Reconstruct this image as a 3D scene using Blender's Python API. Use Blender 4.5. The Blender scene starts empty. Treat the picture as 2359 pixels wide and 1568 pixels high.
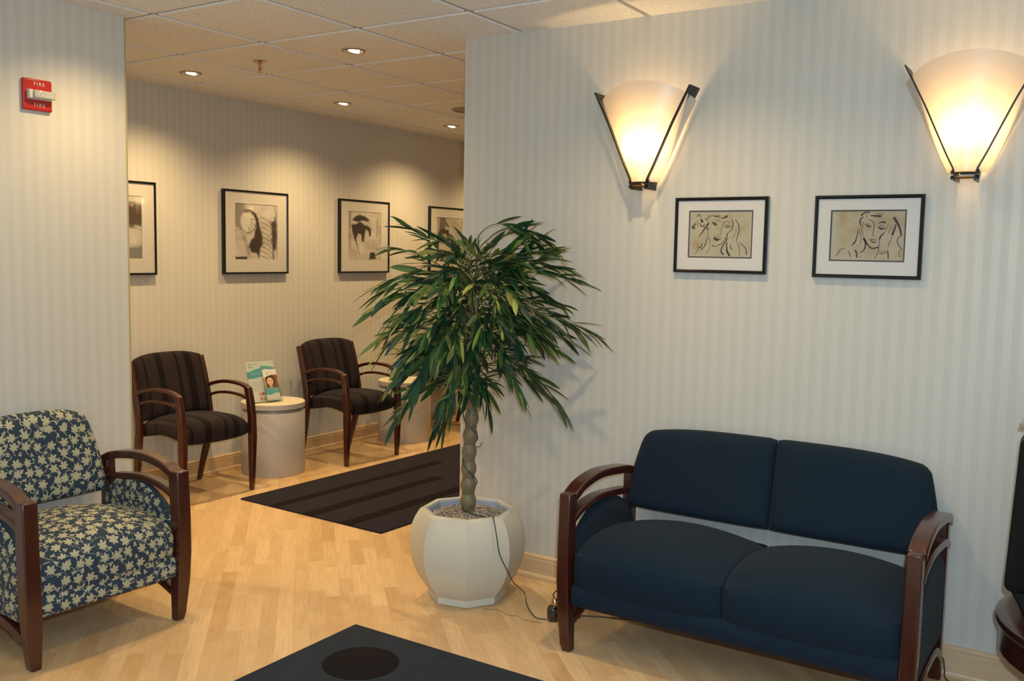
import bpy, bmesh, math, random
from mathutils import Vector, Matrix
random.seed(7)
SC = bpy.context.scene
COL = SC.collection
PI = math.pi

# ------------------------------------------------------------------ camera
CAM = (-3.258, -4.172, 1.490)
YAW, PITCH, ROLL, FPX = 0.573, -0.0909, 0.0185, 2183.9
def make_camera():
    cy, sy, cp, sp = math.cos(YAW), math.sin(YAW), math.cos(PITCH), math.sin(PITCH)
    F = Vector((cp*cy, cp*sy, sp)); R = Vector((sy, -cy, 0)); U = R.cross(F)
    c, s = math.cos(ROLL), math.sin(ROLL)
    R2 = R*c + U*s; U2 = U*c - R*s
    cd = bpy.data.cameras.new('camera'); cam = bpy.data.objects.new('camera', cd); COL.objects.link(cam)
    m = Matrix((R2, U2, -F)).transposed().to_4x4(); m.translation = Vector(CAM)
    cam.matrix_world = m
    cd.sensor_fit = 'HORIZONTAL'; cd.sensor_width = 36.0; cd.lens = 36.0*FPX/2359.0
    cd.clip_start = 0.05
    SC.camera = cam
make_camera()

# ------------------------------------------------------------------ light, exposure
WARM = (1.0, 0.70, 0.34)
P_FLASH, P_DOWN, P_SCONCE = 146.0, 76.0, 5.6
P_FRONT = 36.0
C_FLASH = (0.77, 1.0, 1.22)
SC.view_settings.view_transform = 'Standard'
SC.view_settings.look = 'None'
SC.view_settings.gamma = 1.0
SC.view_settings.use_curve_mapping = False
SC.view_settings.exposure = 0.0
w = bpy.data.worlds.new('world'); SC.world = w; w.use_nodes = True
w.node_tree.nodes['Background'].inputs[0].default_value = (0.9, 0.85, 0.75, 1)
w.node_tree.nodes['Background'].inputs[1].default_value = 0.05

def add_light(name, kind, loc, power, color, parent=None, radius=0.03, rot=(0, 0, 0), cone=None, blend=0.5):
    d = bpy.data.lights.new(name, kind); d.energy = power; d.color = color
    if kind in ('POINT', 'SPOT'): d.shadow_soft_size = radius
    if kind == 'SPOT': d.spot_size = cone; d.spot_blend = blend
    o = bpy.data.objects.new(name, d); COL.objects.link(o)
    o.location = loc; o.rotation_euler = rot
    if parent: o.parent = parent
    return o
# the flash on the camera: a hand's width above the lens and a little to its right
add_light('camera_flash', 'POINT', (CAM[0]+.025, CAM[1]-.035, CAM[2]+.11), P_FLASH, C_FLASH, radius=0.02)

# ------------------------------------------------------------------ room measures (metres)
HC = 2.478            # ceiling
T = .6096             # ceiling module
WX = .412             # face of the partition carrying the sconces
WE = -1.517           # its free end
BY = .864             # back wall
LY = -.465            # face of the left wall
LE = -.648            # its free end

# ------------------------------------------------------------------ node helpers
def new_mat(name):
    m = bpy.data.materials.new(name); m.use_nodes = True
    nt = m.node_tree; b = nt.nodes['Principled BSDF']
    return m, nt, b
def L(nt, a, b): nt.links.new(a, b)
def nd(nt, t, **k):
    n = nt.nodes.new(t)
    for a, v in k.items():
        if a.startswith('i_'):
            n.inputs[int(a[2:])].default_value = v
        else: setattr(n, a, v)
    return n
def mth(nt, op, a, b=None, c=None):
    n = nt.nodes.new('ShaderNodeMath'); n.operation = op
    for i, x in enumerate((a, b, c)):
        if x is None: continue
        if isinstance(x, (int, float)): n.inputs[i].default_value = x
        else: L(nt, x, n.inputs[i])
    return n.outputs[0]
def mixc(nt, f, a, b, mode='MIX'):
    n = nt.nodes.new('ShaderNodeMix'); n.data_type = 'RGBA'; n.blend_type = mode
    for s, x in ((n.inputs[0], f), (n.inputs[6], a), (n.inputs[7], b)):
        if isinstance(x, (int, float)): s.default_value = x
        elif isinstance(x, tuple): s.default_value = (*x[:3], 1)
        else: L(nt, x, s)
    return n.outputs[2]
def sepxyz(nt, v):
    n = nt.nodes.new('ShaderNodeSeparateXYZ'); L(nt, v, n.inputs[0]); return n.outputs
def comb(nt, x, y, z=0.0):
    n = nt.nodes.new('ShaderNodeCombineXYZ')
    for i, v in enumerate((x, y, z)):
        if isinstance(v, (int, float)): n.inputs[i].default_value = v
        else: L(nt, v, n.inputs[i])
    return n.outputs[0]
def vmul(nt, v, s):
    n = nt.nodes.new('ShaderNodeVectorMath'); n.operation = 'MULTIPLY'; L(nt, v, n.inputs[0])
    n.inputs[1].default_value = s; return n.outputs[0]
def noise(nt, v, scale, detail=3, rough=.5):
    n = nt.nodes.new('ShaderNodeTexNoise'); L(nt, v, n.inputs['Vector'])
    n.inputs['Scale'].default_value = scale; n.inputs['Detail'].default_value = detail
    n.inputs['Roughness'].default_value = rough; return n.outputs['Fac']
def rnge(nt, v, a, b, c=0.0, d=1.0, smooth=False):
    n = nt.nodes.new('ShaderNodeMapRange'); L(nt, v, n.inputs[0])
    if smooth: n.interpolation_type = 'SMOOTHSTEP'
    for i, x in enumerate((a, b, c, d)): n.inputs[i+1].default_value = x
    return n.outputs[0]
def bump(nt, b, h, strength=.3, dist=.002):
    n = nt.nodes.new('ShaderNodeBump'); n.inputs['Strength'].default_value = strength
    n.inputs['Distance'].default_value = dist; L(nt, h, n.inputs['Height']); L(nt, n.outputs[0], b.inputs['Normal'])
def worldpos(nt): return nt.nodes.new('ShaderNodeNewGeometry').outputs['Position']
def objpos(nt): return nt.nodes.new('ShaderNodeTexCoord').outputs['Object']
def uvpos(nt): return nt.nodes.new('ShaderNodeTexCoord').outputs['UV']

def plain(name, col, rough=.5, metal=0.0, spec=.5, emit=None, es=0.0, coat=0.0, noise_amt=0.0, nscale=60, bmp=0.0):
    m, nt, b = new_mat(name)
    b.inputs['Base Color'].default_value = (*col, 1); b.inputs['Roughness'].default_value = rough
    b.inputs['Metallic'].default_value = metal; b.inputs['Specular IOR Level'].default_value = spec
    b.inputs['Coat Weight'].default_value = coat
    f = noise(nt, objpos(nt), nscale, 4)
    if noise_amt:
        L(nt, mixc(nt, f, tuple(c*(1-noise_amt) for c in col), tuple(min(1, c*(1+noise_amt)) for c in col)), b.inputs['Base Color'])
    if bmp: bump(nt, b, f, bmp, .001)
    if emit: b.inputs['Emission Color'].default_value = (*emit, 1); b.inputs['Emission Strength'].default_value = es
    return m

def wallpaper(name, axis):
    m, nt, b = new_mat(name)
    p = worldpos(nt); s = sepxyz(nt, p); c = s[axis]
    f = mth(nt, 'FRACT', mth(nt, 'MULTIPLY', c, 1/.0528))
    st = mth(nt, 'MULTIPLY', rnge(nt, f, 0.0, .05), rnge(nt, f, .50, .55, 1, 0))
    st = mth(nt, 'MAXIMUM', st, 0.0)
    tex = noise(nt, p, 330, 3, .7)
    brush = noise(nt, vmul(nt, p, (9, 9, 1.3)), 60, 2)
    a = mixc(nt, tex, (.575, .553, .488), (.630, .607, .540))
    l = mixc(nt, tex, (.600, .585, .525), (.655, .640, .578))
    col = mixc(nt, st, a, l)
    col = mixc(nt, mth(nt, 'MULTIPLY', brush, .10), col, (.40, .37, .30))
    L(nt, col, b.inputs['Base Color'])
    L(nt, rnge(nt, st, 0, 1, .62, .40), b.inputs['Roughness'])
    b.inputs['Specular IOR Level'].default_value = .35
    bump(nt, b, tex, .25, .0006)
    return m

def ceiling_tile():
    m, nt, b = new_mat('mineral_fibre_tile')
    p = worldpos(nt)
    pits = rnge(nt, noise(nt, vmul(nt, p, (1, .6, 1)), 150, 4, .75), .34, .44, 0, 1)
    spk = rnge(nt, noise(nt, p, 60, 5, .8), .25, .33, 0, 1)
    col = mixc(nt, pits, (.56, .55, .53), (.84, .85, .85))
    col = mixc(nt, spk, (.2, .17, .13), col)
    L(nt, col, b.inputs['Base Color']); b.inputs['Roughness'].default_value = .95
    b.inputs['Specular IOR Level'].default_value = .1
    bump(nt, b, pits, .6, .0015)
    return m

def laminate():
    m, nt, b = new_mat('maple_laminate_floor')
    s = sepxyz(nt, worldpos(nt))
    k = .70710678
    a = mth(nt, 'MULTIPLY', mth(nt, 'ADD', s[0], s[1]), k)       # along the boards
    c = mth(nt, 'MULTIPLY', mth(nt, 'SUBTRACT', s[1], s[0]), k)  # across
    row = mth(nt, 'FLOOR', mth(nt, 'DIVIDE', c, .065))
    wn = nd(nt, 'ShaderNodeTexWhiteNoise', noise_dimensions='1D'); L(nt, row, wn.inputs['W'])
    al = mth(nt, 'ADD', mth(nt, 'DIVIDE', a, .40), mth(nt, 'MULTIPLY', wn.outputs[0], 7.31))
    cell = mth(nt, 'FLOOR', al)
    w2 = nd(nt, 'ShaderNodeTexWhiteNoise', noise_dimensions='2D'); L(nt, comb(nt, row, cell), w2.inputs['Vector'])
    g = noise(nt, comb(nt, mth(nt, 'MULTIPLY', a, 3.0), mth(nt, 'MULTIPLY', c, 40.0), w2.outputs[0]), 2.2, 5, .6)
    g2 = noise(nt, comb(nt, mth(nt, 'MULTIPLY', a, 6.0), mth(nt, 'MULTIPLY', c, 16.0), mth(nt, 'MULTIPLY', w2.outputs[0], 9.0)), 1.5, 3)
    col = mixc(nt, w2.outputs[0], (.58, .385, .195), (.76, .54, .30))
    col = mixc(nt, rnge(nt, mth(nt, 'FRACT', mth(nt, 'MULTIPLY', w2.outputs[0], 7.0)), .72, .9, 0, .55), col, (.50, .29, .12))
    col = mixc(nt, rnge(nt, g, .35, .72, 0, .5), col, (.47, .28, .12))
    col = mixc(nt, rnge(nt, g2, .45, .8, 0, .3), col, (.80, .60, .36))
    fr = mth(nt, 'FRACT', mth(nt, 'DIVIDE', c, .065)); fa = mth(nt, 'FRACT', al)
    e = mth(nt, 'MAXIMUM', rnge(nt, fr, 0, .02, 1, 0), rnge(nt, fa, 0, .004, 1, 0))
    fr3 = mth(nt, 'FRACT', mth(nt, 'DIVIDE', c, .195)); e3 = rnge(nt, fr3, 0, .009, 1, 0)
    col = mixc(nt, mth(nt, 'MULTIPLY', e, .28), col, (.3, .17, .07))
    col = mixc(nt, mth(nt, 'MULTIPLY', e3, .45), col, (.2, .11, .05))
    L(nt, col, b.inputs['Base Color'])
    L(nt, rnge(nt, g, 0, 1, .30, .42), b.inputs['Roughness'])
    b.inputs['Specular IOR Level'].default_value = .45
    return m

def wood(name, c0, c1, c2, rough=.3, axis=2, scale=1.0, coat=.35):
    m, nt, b = new_mat(name)
    st = [14.0, 14.0, 14.0]; st[axis] = 1.6
    v = vmul(nt, objpos(nt), tuple(x*scale for x in st))
    g = noise(nt, v, 6, 5, .62); g2 = noise(nt, v, 1.3, 3)
    col = mixc(nt, rnge(nt, g, .3, .7), c0, c1)
    col = mixc(nt, rnge(nt, g2, .45, .75, 0, .6), col, c2)
    L(nt, col, b.inputs['Base Color'])
    b.inputs['Roughness'].default_value = rough
    b.inputs['Coat Weight'].default_value = coat; b.inputs['Coat Roughness'].default_value = .18
    bump(nt, b, g, .08, .0005)
    return m

def fabric(name, col, var=.25, stripes=None, sheen=.3):
    m, nt, b = new_mat(name)
    uv = uvpos(nt); s = sepxyz(nt, uv)
    wx = mth(nt, 'SINE', mth(nt, 'MULTIPLY', s[0], 2800)); wy = mth(nt, 'SINE', mth(nt, 'MULTIPLY', s[1], 2800))
    weave = mth(nt, 'ADD', mth(nt, 'MULTIPLY', mth(nt, 'MULTIPLY', wx, wy), .25), noise(nt, uv, 900, 2))
    mot = noise(nt, uv, 260, 3, .7)
    c = mixc(nt, mot, tuple(x*(1-var) for x in col), tuple(x*(1+var) for x in col))
    if stripes:
        for (x0, x1, sc) in stripes:
            f = mth(nt, 'MULTIPLY', rnge(nt, s[0], x0-.004, x0+.004), rnge(nt, s[0], x1-.004, x1+.004, 1, 0))
            c = mixc(nt, f, c, sc)
    L(nt, c, b.inputs['Base Color'])
    b.inputs['Roughness'].default_value = .9; b.inputs['Specular IOR Level'].default_value = .15
    b.inputs['Sheen Weight'].default_value = sheen; b.inputs['Sheen Roughness'].default_value = .5
    bump(nt, b, weave, .35, .0006)
    return m

def leaf_layer(nt, vec, R, lobes, rnd, thin, seed):
    """mask of many-lobed leaves scattered over a plane; vec in leaf cells"""
    vo = nd(nt, 'ShaderNodeTexVoronoi', voronoi_dimensions='2D', feature='F1')
    L(nt, vec, vo.inputs['Vector']); vo.inputs['Scale'].default_value = 1.0; vo.inputs['Randomness'].default_value = rnd
    sub = nd(nt, 'ShaderNodeVectorMath', operation='SUBTRACT'); L(nt, vec, sub.inputs[0]); L(nt, vo.outputs['Position'], sub.inputs[1])
    d = sepxyz(nt, sub.outputs[0])
    w1 = nd(nt, 'ShaderNodeTexWhiteNoise', noise_dimensions='2D'); L(nt, vo.outputs['Position'], w1.inputs['Vector'])
    ang = mth(nt, 'ADD', mth(nt, 'ARCTAN2', d[0], d[1]), mth(nt, 'MULTIPLY', mth(nt, 'SUBTRACT', w1.outputs[0], .5), 3.2))
    r = mth(nt, 'SQRT', mth(nt, 'ADD', mth(nt, 'MULTIPLY', d[0], d[0]), mth(nt, 'MULTIPLY', d[1], d[1])))
    co = mth(nt, 'ABSOLUTE', mth(nt, 'COSINE', mth(nt, 'MULTIPLY', ang, lobes/2.0)))
    shape = mth(nt, 'ADD', thin, mth(nt, 'MULTIPLY', mth(nt, 'POWER', co, 1.1), 1-thin))
    axis = mth(nt, 'ADD', .80, mth(nt, 'MULTIPLY', mth(nt, 'COSINE', ang), .26))
    rad = mth(nt, 'MULTIPLY', mth(nt, 'MULTIPLY', shape, axis), R)
    mask = rnge(nt, mth(nt, 'SUBTRACT', rad, r), -.004, .02)
    # the stalk leaves the leaf on the side its lobes do not point to
    perp = mth(nt, 'ABSOLUTE', mth(nt, 'MULTIPLY', r, mth(nt, 'SINE', mth(nt, 'ADD', ang, mth(nt, 'MULTIPLY', r, .9)))))
    back = mth(nt, 'LESS_THAN', mth(nt, 'COSINE', ang), 0.0)
    stalk = mth(nt, 'MULTIPLY', mth(nt, 'MULTIPLY', rnge(nt, perp, .018, .035, 1, 0), back), mth(nt, 'LESS_THAN', r, .62))
    vein = rnge(nt, mth(nt, 'ABSOLUTE', mth(nt, 'SINE', mth(nt, 'MULTIPLY', ang, lobes))), 0, .35, 1, 0)
    return mask, stalk, vein, r

def floral():
    m, nt, b = new_mat('leaf_print_fabric')
    uv = uvpos(nt)
    v1 = vmul(nt, uv, (1/.050, 1/.050, 1))
    m1, s1, ve, r1 = leaf_layer(nt, v1, .47, 7, .42, .50, 0)
    o2 = nd(nt, 'ShaderNodeVectorMath', operation='ADD'); L(nt, vmul(nt, uv, (1/.050, 1/.050, 1)), o2.inputs[0]); o2.inputs[1].default_value = (.5, .5, 0)
    m2, s2, ve2, r2 = leaf_layer(nt, o2.outputs[0], .24, 3, .42, .22, 3)
    # vines: thin wandering lines
    wv = nd(nt, 'ShaderNodeTexWave', wave_type='BANDS', bands_direction='DIAGONAL'); L(nt, uv, wv.inputs['Vector'])
    wv.inputs['Scale'].default_value = 3.6; wv.inputs['Distortion'].default_value = 5.5
    wv.inputs['Detail'].default_value = 1.0; wv.inputs['Detail Scale'].default_value = 3.5
    vine = rnge(nt, mth(nt, 'ABSOLUTE', mth(nt, 'SUBTRACT', wv.outputs['Fac'], .5)), .03, .06, 1, 0)
    mot = noise(nt, uv, 420, 3, .8)
    ground = mixc(nt, mot, (.018, .033, .056), (.042, .066, .092))
    leafc = mixc(nt, mot, (.37, .35, .22), (.50, .47, .31))
    shade = mth(nt, 'MULTIPLY', ve, rnge(nt, r1, .05, .35, .65, .1))
    leafc = mixc(nt, shade, leafc, (.25, .27, .24))
    c = mixc(nt, mth(nt, 'MULTIPLY', vine, .8), ground, (.46, .42, .29))
    c = mixc(nt, s1, c, (.48, .44, .30))
    c = mixc(nt, mth(nt, 'MULTIPLY', m2, .85), c, (.46, .43, .30))
    c = mixc(nt, m1, c, leafc)
    L(nt, c, b.inputs['Base Color']); b.inputs['Roughness'].default_value = .85
    b.inputs['Specular IOR Level'].default_value = .15; b.inputs['Sheen Weight'].default_value = .05
    bump(nt, b, noise(nt, uv, 1200, 2), .35, .0006)
    return m

def carpet(name, col, col2, dark=None):
    m, nt, b = new_mat(name)
    p = worldpos(nt)
    f = noise(nt, p, 420, 4, .8); f2 = noise(nt, p, 14, 3)
    c = mixc(nt, f, col, col2)
    c = mixc(nt, rnge(nt, f2, .3, .7, 0, .25), c, tuple(x*.6 for x in col))
    L(nt, c, b.inputs['Base Color']); b.inputs['Roughness'].default_value = 1.0
    b.inputs['Specular IOR Level'].default_value = .05; b.inputs['Sheen Weight'].default_value = .05
    bump(nt, b, f, .8, .004)
    return m

def vcol_mat(name, rough=.8, coat=0.0):
    m, nt, b = new_mat(name)
    a = nd(nt, 'ShaderNodeVertexColor', layer_name='Col')
    f = noise(nt, objpos(nt), 500, 3)
    L(nt, mixc(nt, mth(nt, 'MULTIPLY', f, .12), a.outputs[0], (.25, .22, .18)), b.inputs['Base Color'])
    b.inputs['Roughness'].default_value = rough; b.inputs['Coat Weight'].default_value = coat
    return m

def glass_pane():
    m = bpy.data.materials.new('picture_glass'); m.use_nodes = True; nt = m.node_tree; nt.nodes.clear()
    out = nt.nodes.new('ShaderNodeOutputMaterial'); tr = nt.nodes.new('ShaderNodeBsdfTransparent')
    gl = nt.nodes.new('ShaderNodeBsdfGlossy'); gl.inputs['Roughness'].default_value = .02
    lw = nt.nodes.new('ShaderNodeLayerWeight'); lw.inputs[0].default_value = .5
    mx = nt.nodes.new('ShaderNodeMixShader')
    L(nt, mth(nt, 'ADD', .055, mth(nt, 'MULTIPLY', mth(nt, 'POWER', lw.outputs['Facing'], 4.5), .9)), mx.inputs[0]); L(nt, tr.outputs[0], mx.inputs[1]); L(nt, gl.outputs[0], mx.inputs[2]); L(nt, mx.outputs[0], out.inputs[0])
    return m

def frosted():
    m = bpy.data.materials.new('frosted_lamp_glass'); m.use_nodes = True; nt = m.node_tree; nt.nodes.clear()
    out = nt.nodes.new('ShaderNodeOutputMaterial')
    tl = nt.nodes.new('ShaderNodeBsdfTranslucent'); tl.inputs[0].default_value = (.62, .55, .45, 1)
    df = nt.nodes.new('ShaderNodeBsdfDiffuse'); df.inputs[0].default_value = (.80, .76, .68, 1)
    tp = nt.nodes.new('ShaderNodeBsdfTransparent'); tp.inputs[0].default_value = (1, .9, .75, 1)
    gl = nt.nodes.new('ShaderNodeBsdfGlossy'); gl.inputs['Roughness'].default_value = .35
    f = noise(nt, objpos(nt), 40, 2)
    m1 = nt.nodes.new('ShaderNodeMixShader'); L(nt, rnge(nt, f, 0, 1, .58, .62), m1.inputs[0]); L(nt, tl.outputs[0], m1.inputs[1]); L(nt, df.outputs[0], m1.inputs[2])
    m2 = nt.nodes.new('ShaderNodeMixShader'); m2.inputs[0].default_value = .06; L(nt, m1.outputs[0], m2.inputs[1]); L(nt, tp.outputs[0], m2.inputs[2])
    m3 = nt.nodes.new('ShaderNodeMixShader'); m3.inputs[0].default_value = .04; L(nt, m2.outputs[0], m3.inputs[1]); L(nt, gl.outputs[0], m3.inputs[2])
    L(nt, m3.outputs[0], out.inputs[0])
    return m

def acrylic():
    m = bpy.data.materials.new('clear_acrylic'); m.use_nodes = True; nt = m.node_tree; nt.nodes.clear()
    out = nt.nodes.new('ShaderNodeOutputMaterial'); tr = nt.nodes.new('ShaderNodeBsdfTransparent'); tr.inputs[0].default_value = (.93, .96, .95, 1)
    gl = nt.nodes.new('ShaderNodeBsdfGlossy'); gl.inputs['Roughness'].default_value = .05
    lw = nt.nodes.new('ShaderNodeLayerWeight'); lw.inputs[0].default_value = .5
    mx = nt.nodes.new('ShaderNodeMixShader'); L(nt, mth(nt, 'ADD', .03, mth(nt, 'MULTIPLY', mth(nt, 'POWER', lw.outputs['Facing'], 5.0), .7)), mx.inputs[0]); L(nt, tr.outputs[0], mx.inputs[1]); L(nt, gl.outputs[0], mx.inputs[2]); L(nt, mx.outputs[0], out.inputs[0])
    return m

def leafmat():
    m, nt, b = new_mat('bamboo_leaf')
    a = nd(nt, 'ShaderNodeVertexColor', layer_name='Col')
    uv = sepxyz(nt, uvpos(nt))
    vein = mth(nt, 'ABSOLUTE', mth(nt, 'SINE', mth(nt, 'MULTIPLY', uv[0], 40)))
    L(nt, mixc(nt, mth(nt, 'MULTIPLY', vein, .18), a.outputs[0], (.02, .05, .015)), b.inputs['Base Color'])
    b.inputs['Roughness'].default_value = .42; b.inputs['Specular IOR Level'].default_value = .4
    tl = nt.nodes.new('ShaderNodeBsdfTranslucent'); L(nt, a.outputs[0], tl.inputs[0])
    mx = nt.nodes.new('ShaderNodeMixShader'); mx.inputs[0].default_value = .15
    out = nt.nodes['Material Output']; L(nt, b.outputs[0], mx.inputs[1]); L(nt, tl.outputs[0], mx.inputs[2]); L(nt, mx.outputs[0], out.inputs[0])
    return m

M = {}
M['wall_x'] = wallpaper('striped_wallpaper', 0)
M['wall_y'] = wallpaper('striped_wallpaper_side', 1)
M['tile'] = ceiling_tile()
M['tbar'] = plain('ceiling_grid_paint', (.34, .31, .26), .6, noise_amt=.05)
M['floor'] = laminate()
M['maple'] = wood('maple_baseboard', (.60, .40, .20), (.68, .47, .25), (.52, .32, .15), .4, axis=0, scale=1, coat=.15)
M['maple_y'] = wood('maple_baseboard_side', (.60, .42, .24), (.68, .50, .30), (.52, .35, .19), .4, axis=1, scale=1, coat=.15)
M['cherry'] = wood('dark_cherry_wood', (.040, .0075, .0035), (.070, .014, .006), (.022, .0045, .0025), .30, coat=.4)
M['cherry2'] = wood('mahogany_wood', (.022, .005, .0035), (.038, .009, .006), (.012, .003, .002), .25, coat=.5)
M['navy'] = fabric('navy_fabric', (.0085, .0185, .0310), .55, sheen=.04)
M['floral'] = floral()
BRN = (.0035, .0025, .003)
M['brown'] = fabric('plum_striped_fabric', (.0205, .0125, .0150), .35,
    [(-.20, -.185, BRN), (-.105, -.062, BRN), (.035, .055, BRN), (.100, .150, BRN), (.205, .220, BRN)], .06)
M['rug'] = carpet('charcoal_carpet', (.013, .011, .019), (.036, .028, .040))
M['rugdark'] = carpet('dark_brown_carpet', (.0040, .0016, .0015), (.011, .005, .004))
M['rugblue'] = carpet('slate_blue_carpet', (.015, .021, .032), (.042, .050, .068))
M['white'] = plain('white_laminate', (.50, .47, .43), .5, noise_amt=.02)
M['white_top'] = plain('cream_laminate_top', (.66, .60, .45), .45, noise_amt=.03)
M['groove'] = plain('grey_metal_band', (.30, .30, .32), .35, metal=.3)
M['pot'] = plain('cream_glazed_stone', (.60, .58, .47), .5, noise_amt=.06, nscale=160, bmp=.06)
M['potin'] = plain('bluish_pot_lining', (.40, .44, .50), .6, noise_amt=.05)
M['soil'] = plain('pebble_mix', (.42, .33, .25), .85, noise_amt=.6, nscale=110, bmp=.6)
M['black'] = plain('black_lacquer_frame', (.004, .004, .005), .3, spec=.35, coat=.15)
M['mat'] = plain('white_mat_board', (.66, .64, .61), .9, noise_amt=.02, nscale=300)
M['matc'] = plain('cream_mat_board', (.60, .57, .50), .9, noise_amt=.02, nscale=300)
M['matline'] = plain('charcoal_inner_mat', (.07, .07, .065), .9)
M['ink'] = plain('black_ink', (.006, .006, .006), .6)
M['art'] = vcol_mat('painted_paper')
M['print'] = vcol_mat('printed_paper', .45, .2)
M['glass'] = glass_pane()
M['frost'] = frosted()
M['acrylic'] = acrylic()
M['steel'] = plain('dark_blackened_steel', (.022, .024, .026), .38, metal=.6)
M['brass'] = plain('brass', (.60, .40, .16), .25, metal=1.0)
M['rod'] = plain('bronze_rod', (.18, .11, .06), .3, metal=1.0)
M['red'] = plain('red_enamel', (.42, .012, .010), .35, coat=.2)
M['lens'] = plain('strobe_lens', (.46, .44, .38), .08, coat=1.0, spec=.8)
M['facet'] = plain('clear_faceted_plastic', (.80, .86, .86), .15, coat=.5)
M['chrome'] = plain('chrome', (.8, .85, .85), .08, metal=1.0)
M['wlet'] = plain('white_lettering', (.72, .60, .56), .6)
M['wplas'] = plain('white_plastic', (.60, .58, .52), .4)
M['bulb'] = plain('lit_halogen_lens', (1, .9, .7), .3, emit=(1.0, .80, .52), es=16)
M['trim'] = plain('tan_lamp_trim', (.30, .24, .16), .4)
M['redbulb'] = plain('red_glass_bulb', (.45, .02, .01), .15)
M['leaf'] = leafmat()
M['cane'] = plain('bamboo_cane', (.22, .165, .085), .5, noise_amt=.45, nscale=38, bmp=.25)
M['twig'] = plain('thin_twig', (.10, .11, .04), .6)
def cane_rings(m):
    nt = m.node_tree; b = nt.nodes['Principled BSDF']; src = b.inputs['Base Color'].links[0].from_socket
    z = sepxyz(nt, objpos(nt))[2]; f = mth(nt, 'FRACT', mth(nt, 'ADD', mth(nt, 'DIVIDE', mth(nt, 'ADD', z, .03), .073), .30))
    ring = mth(nt, 'ADD', rnge(nt, f, 0, .07, 1, 0), rnge(nt, f, .93, 1, 0, 1))
    L(nt, mixc(nt, mth(nt, 'MULTIPLY', ring, .6), src, (.10, .055, .03)), b.inputs['Base Color'])
cane_rings(M['cane'])
M['wire'] = plain('green_wire', (.008, .045, .028), .4)
M['wire2'] = plain('brown_wire', (.05, .035, .02), .5)
M['bplas'] = plain('black_plastic', (.004, .004, .004), .55, spec=.25)
M['bplas2'] = plain('black_glossy_plastic', (.012, .010, .009), .15, coat=.8)
M['screen'] = plain('dark_screen', (.010, .011, .012), .08, coat=1.0)

# ------------------------------------------------------------------ mesh helpers
def link(name, me, mat=None, parent=None, smooth=None):
    o = bpy.data.objects.new(name, me); COL.objects.link(o)
    if mat is not None:
        for m in (mat if isinstance(mat, (list, tuple)) else [mat]): me.materials.append(m)
    if smooth is not None:
        for p in me.polygons: p.use_smooth = True
        me.set_sharp_from_angle(angle=math.radians(smooth))
    if parent is not None: o.parent = parent
    return o
def from_bm(name, bm, mat=None, parent=None, smooth=None, bevel=0, seg=2):
    bmesh.ops.recalc_face_normals(bm, faces=bm.faces)
    me = bpy.data.meshes.new(name); bm.to_mesh(me); bm.free()
    o = link(name, me, mat, parent, smooth)
    if bevel:
        md = o.modifiers.new('bevel', 'BEVEL'); md.width = bevel; md.segments = seg; md.limit_method = 'ANGLE'; md.angle_limit = math.radians(40)
        if smooth is None:
            for p in me.polygons: p.use_smooth = True
            me.set_sharp_from_angle(angle=math.radians(60))
    return o
def box(bm, x0, x1, y0, y1, z0, z1, mi=0):
    v = [bm.verts.new((x, y, z)) for z in (z0, z1) for y in (y0, y1) for x in (x0, x1)]
    for q in ((0, 2, 3, 1), (4, 5, 7, 6), (0, 1, 5, 4), (2, 6, 7, 3), (0, 4, 6, 2), (1, 3, 7, 5)):
        f = bm.faces.new([v[i] for i in q]); f.material_index = mi
def tag(o, label=None, cat=None, group=None, kind=None):
    if label: o['label'] = label
    if cat: o['category'] = cat
    if group: o['group'] = group
    if kind: o['kind'] = kind
    return o
def empty(name, loc, rz, label, cat, group=None):
    o = bpy.data.objects.new(name, None); COL.objects.link(o); o.location = loc; o.rotation_euler = (0, 0, rz)
    o.empty_display_size = .1
    return tag(o, label, cat, group)
def dup(root, loc, rz, label, group=None):
    r = root.copy(); COL.objects.link(r); r.location = loc; r.rotation_euler = (0, 0, rz); tag(r, label, group=group)
    for ch in list(root.children):
        c = ch.copy(); COL.objects.link(c); c.parent = r
        for g in list(ch.children):
            d = g.copy(); COL.objects.link(d); d.parent = c
    return r
def catmull(P, n=6):
    P = [Vector(p) for p in P]
    if len(P) < 3: return [P[0].lerp(P[-1], i/n) for i in range(n+1)]
    Q = [P[0]*2-P[1]]+P+[P[-1]*2-P[-2]]; out = []
    for i in range(1, len(Q)-2):
        a, b, c, d = Q[i-1:i+3]
        for k in range(n):
            t = k/n
            out.append(.5*((2*b)+(c-a)*t+(2*a-5*b+4*c-d)*t*t+(3*b-a-3*c+d)*t**3))
    out.append(P[-1]); return out
def loop_faces(bm, rings, closed=True, mi=0):
    n = len(rings[0])
    for a, b in zip(rings, rings[1:]):
        for i in range(n if closed else n-1):
            j = (i+1) % n
            f = bm.faces.new((a[i], a[j], b[j], b[i])); f.material_index = mi
def sweep_rect(bm, pts, side, w, t):
    """rectangular bar along pts; w = width along side, t = thickness across; scalars or lists"""
    pts = [Vector(p) for p in pts]; side = Vector(side).normalized(); n = len(pts); rings = []
    for i, p in enumerate(pts):
        tg = (pts[min(i+1, n-1)]-pts[max(i-1, 0)]).normalized(); nm = side.cross(tg).normalized()
        ww = (w[i] if isinstance(w, list) else w)/2; tt = (t[i] if isinstance(t, list) else t)/2
        rings.append([bm.verts.new(p+side*a*ww+nm*b*tt) for a, b in ((-1, -1), (1, -1), (1, 1), (-1, 1))])
    loop_faces(bm, rings); bm.faces.new(rings[0][::-1]); bm.faces.new(rings[-1])
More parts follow.
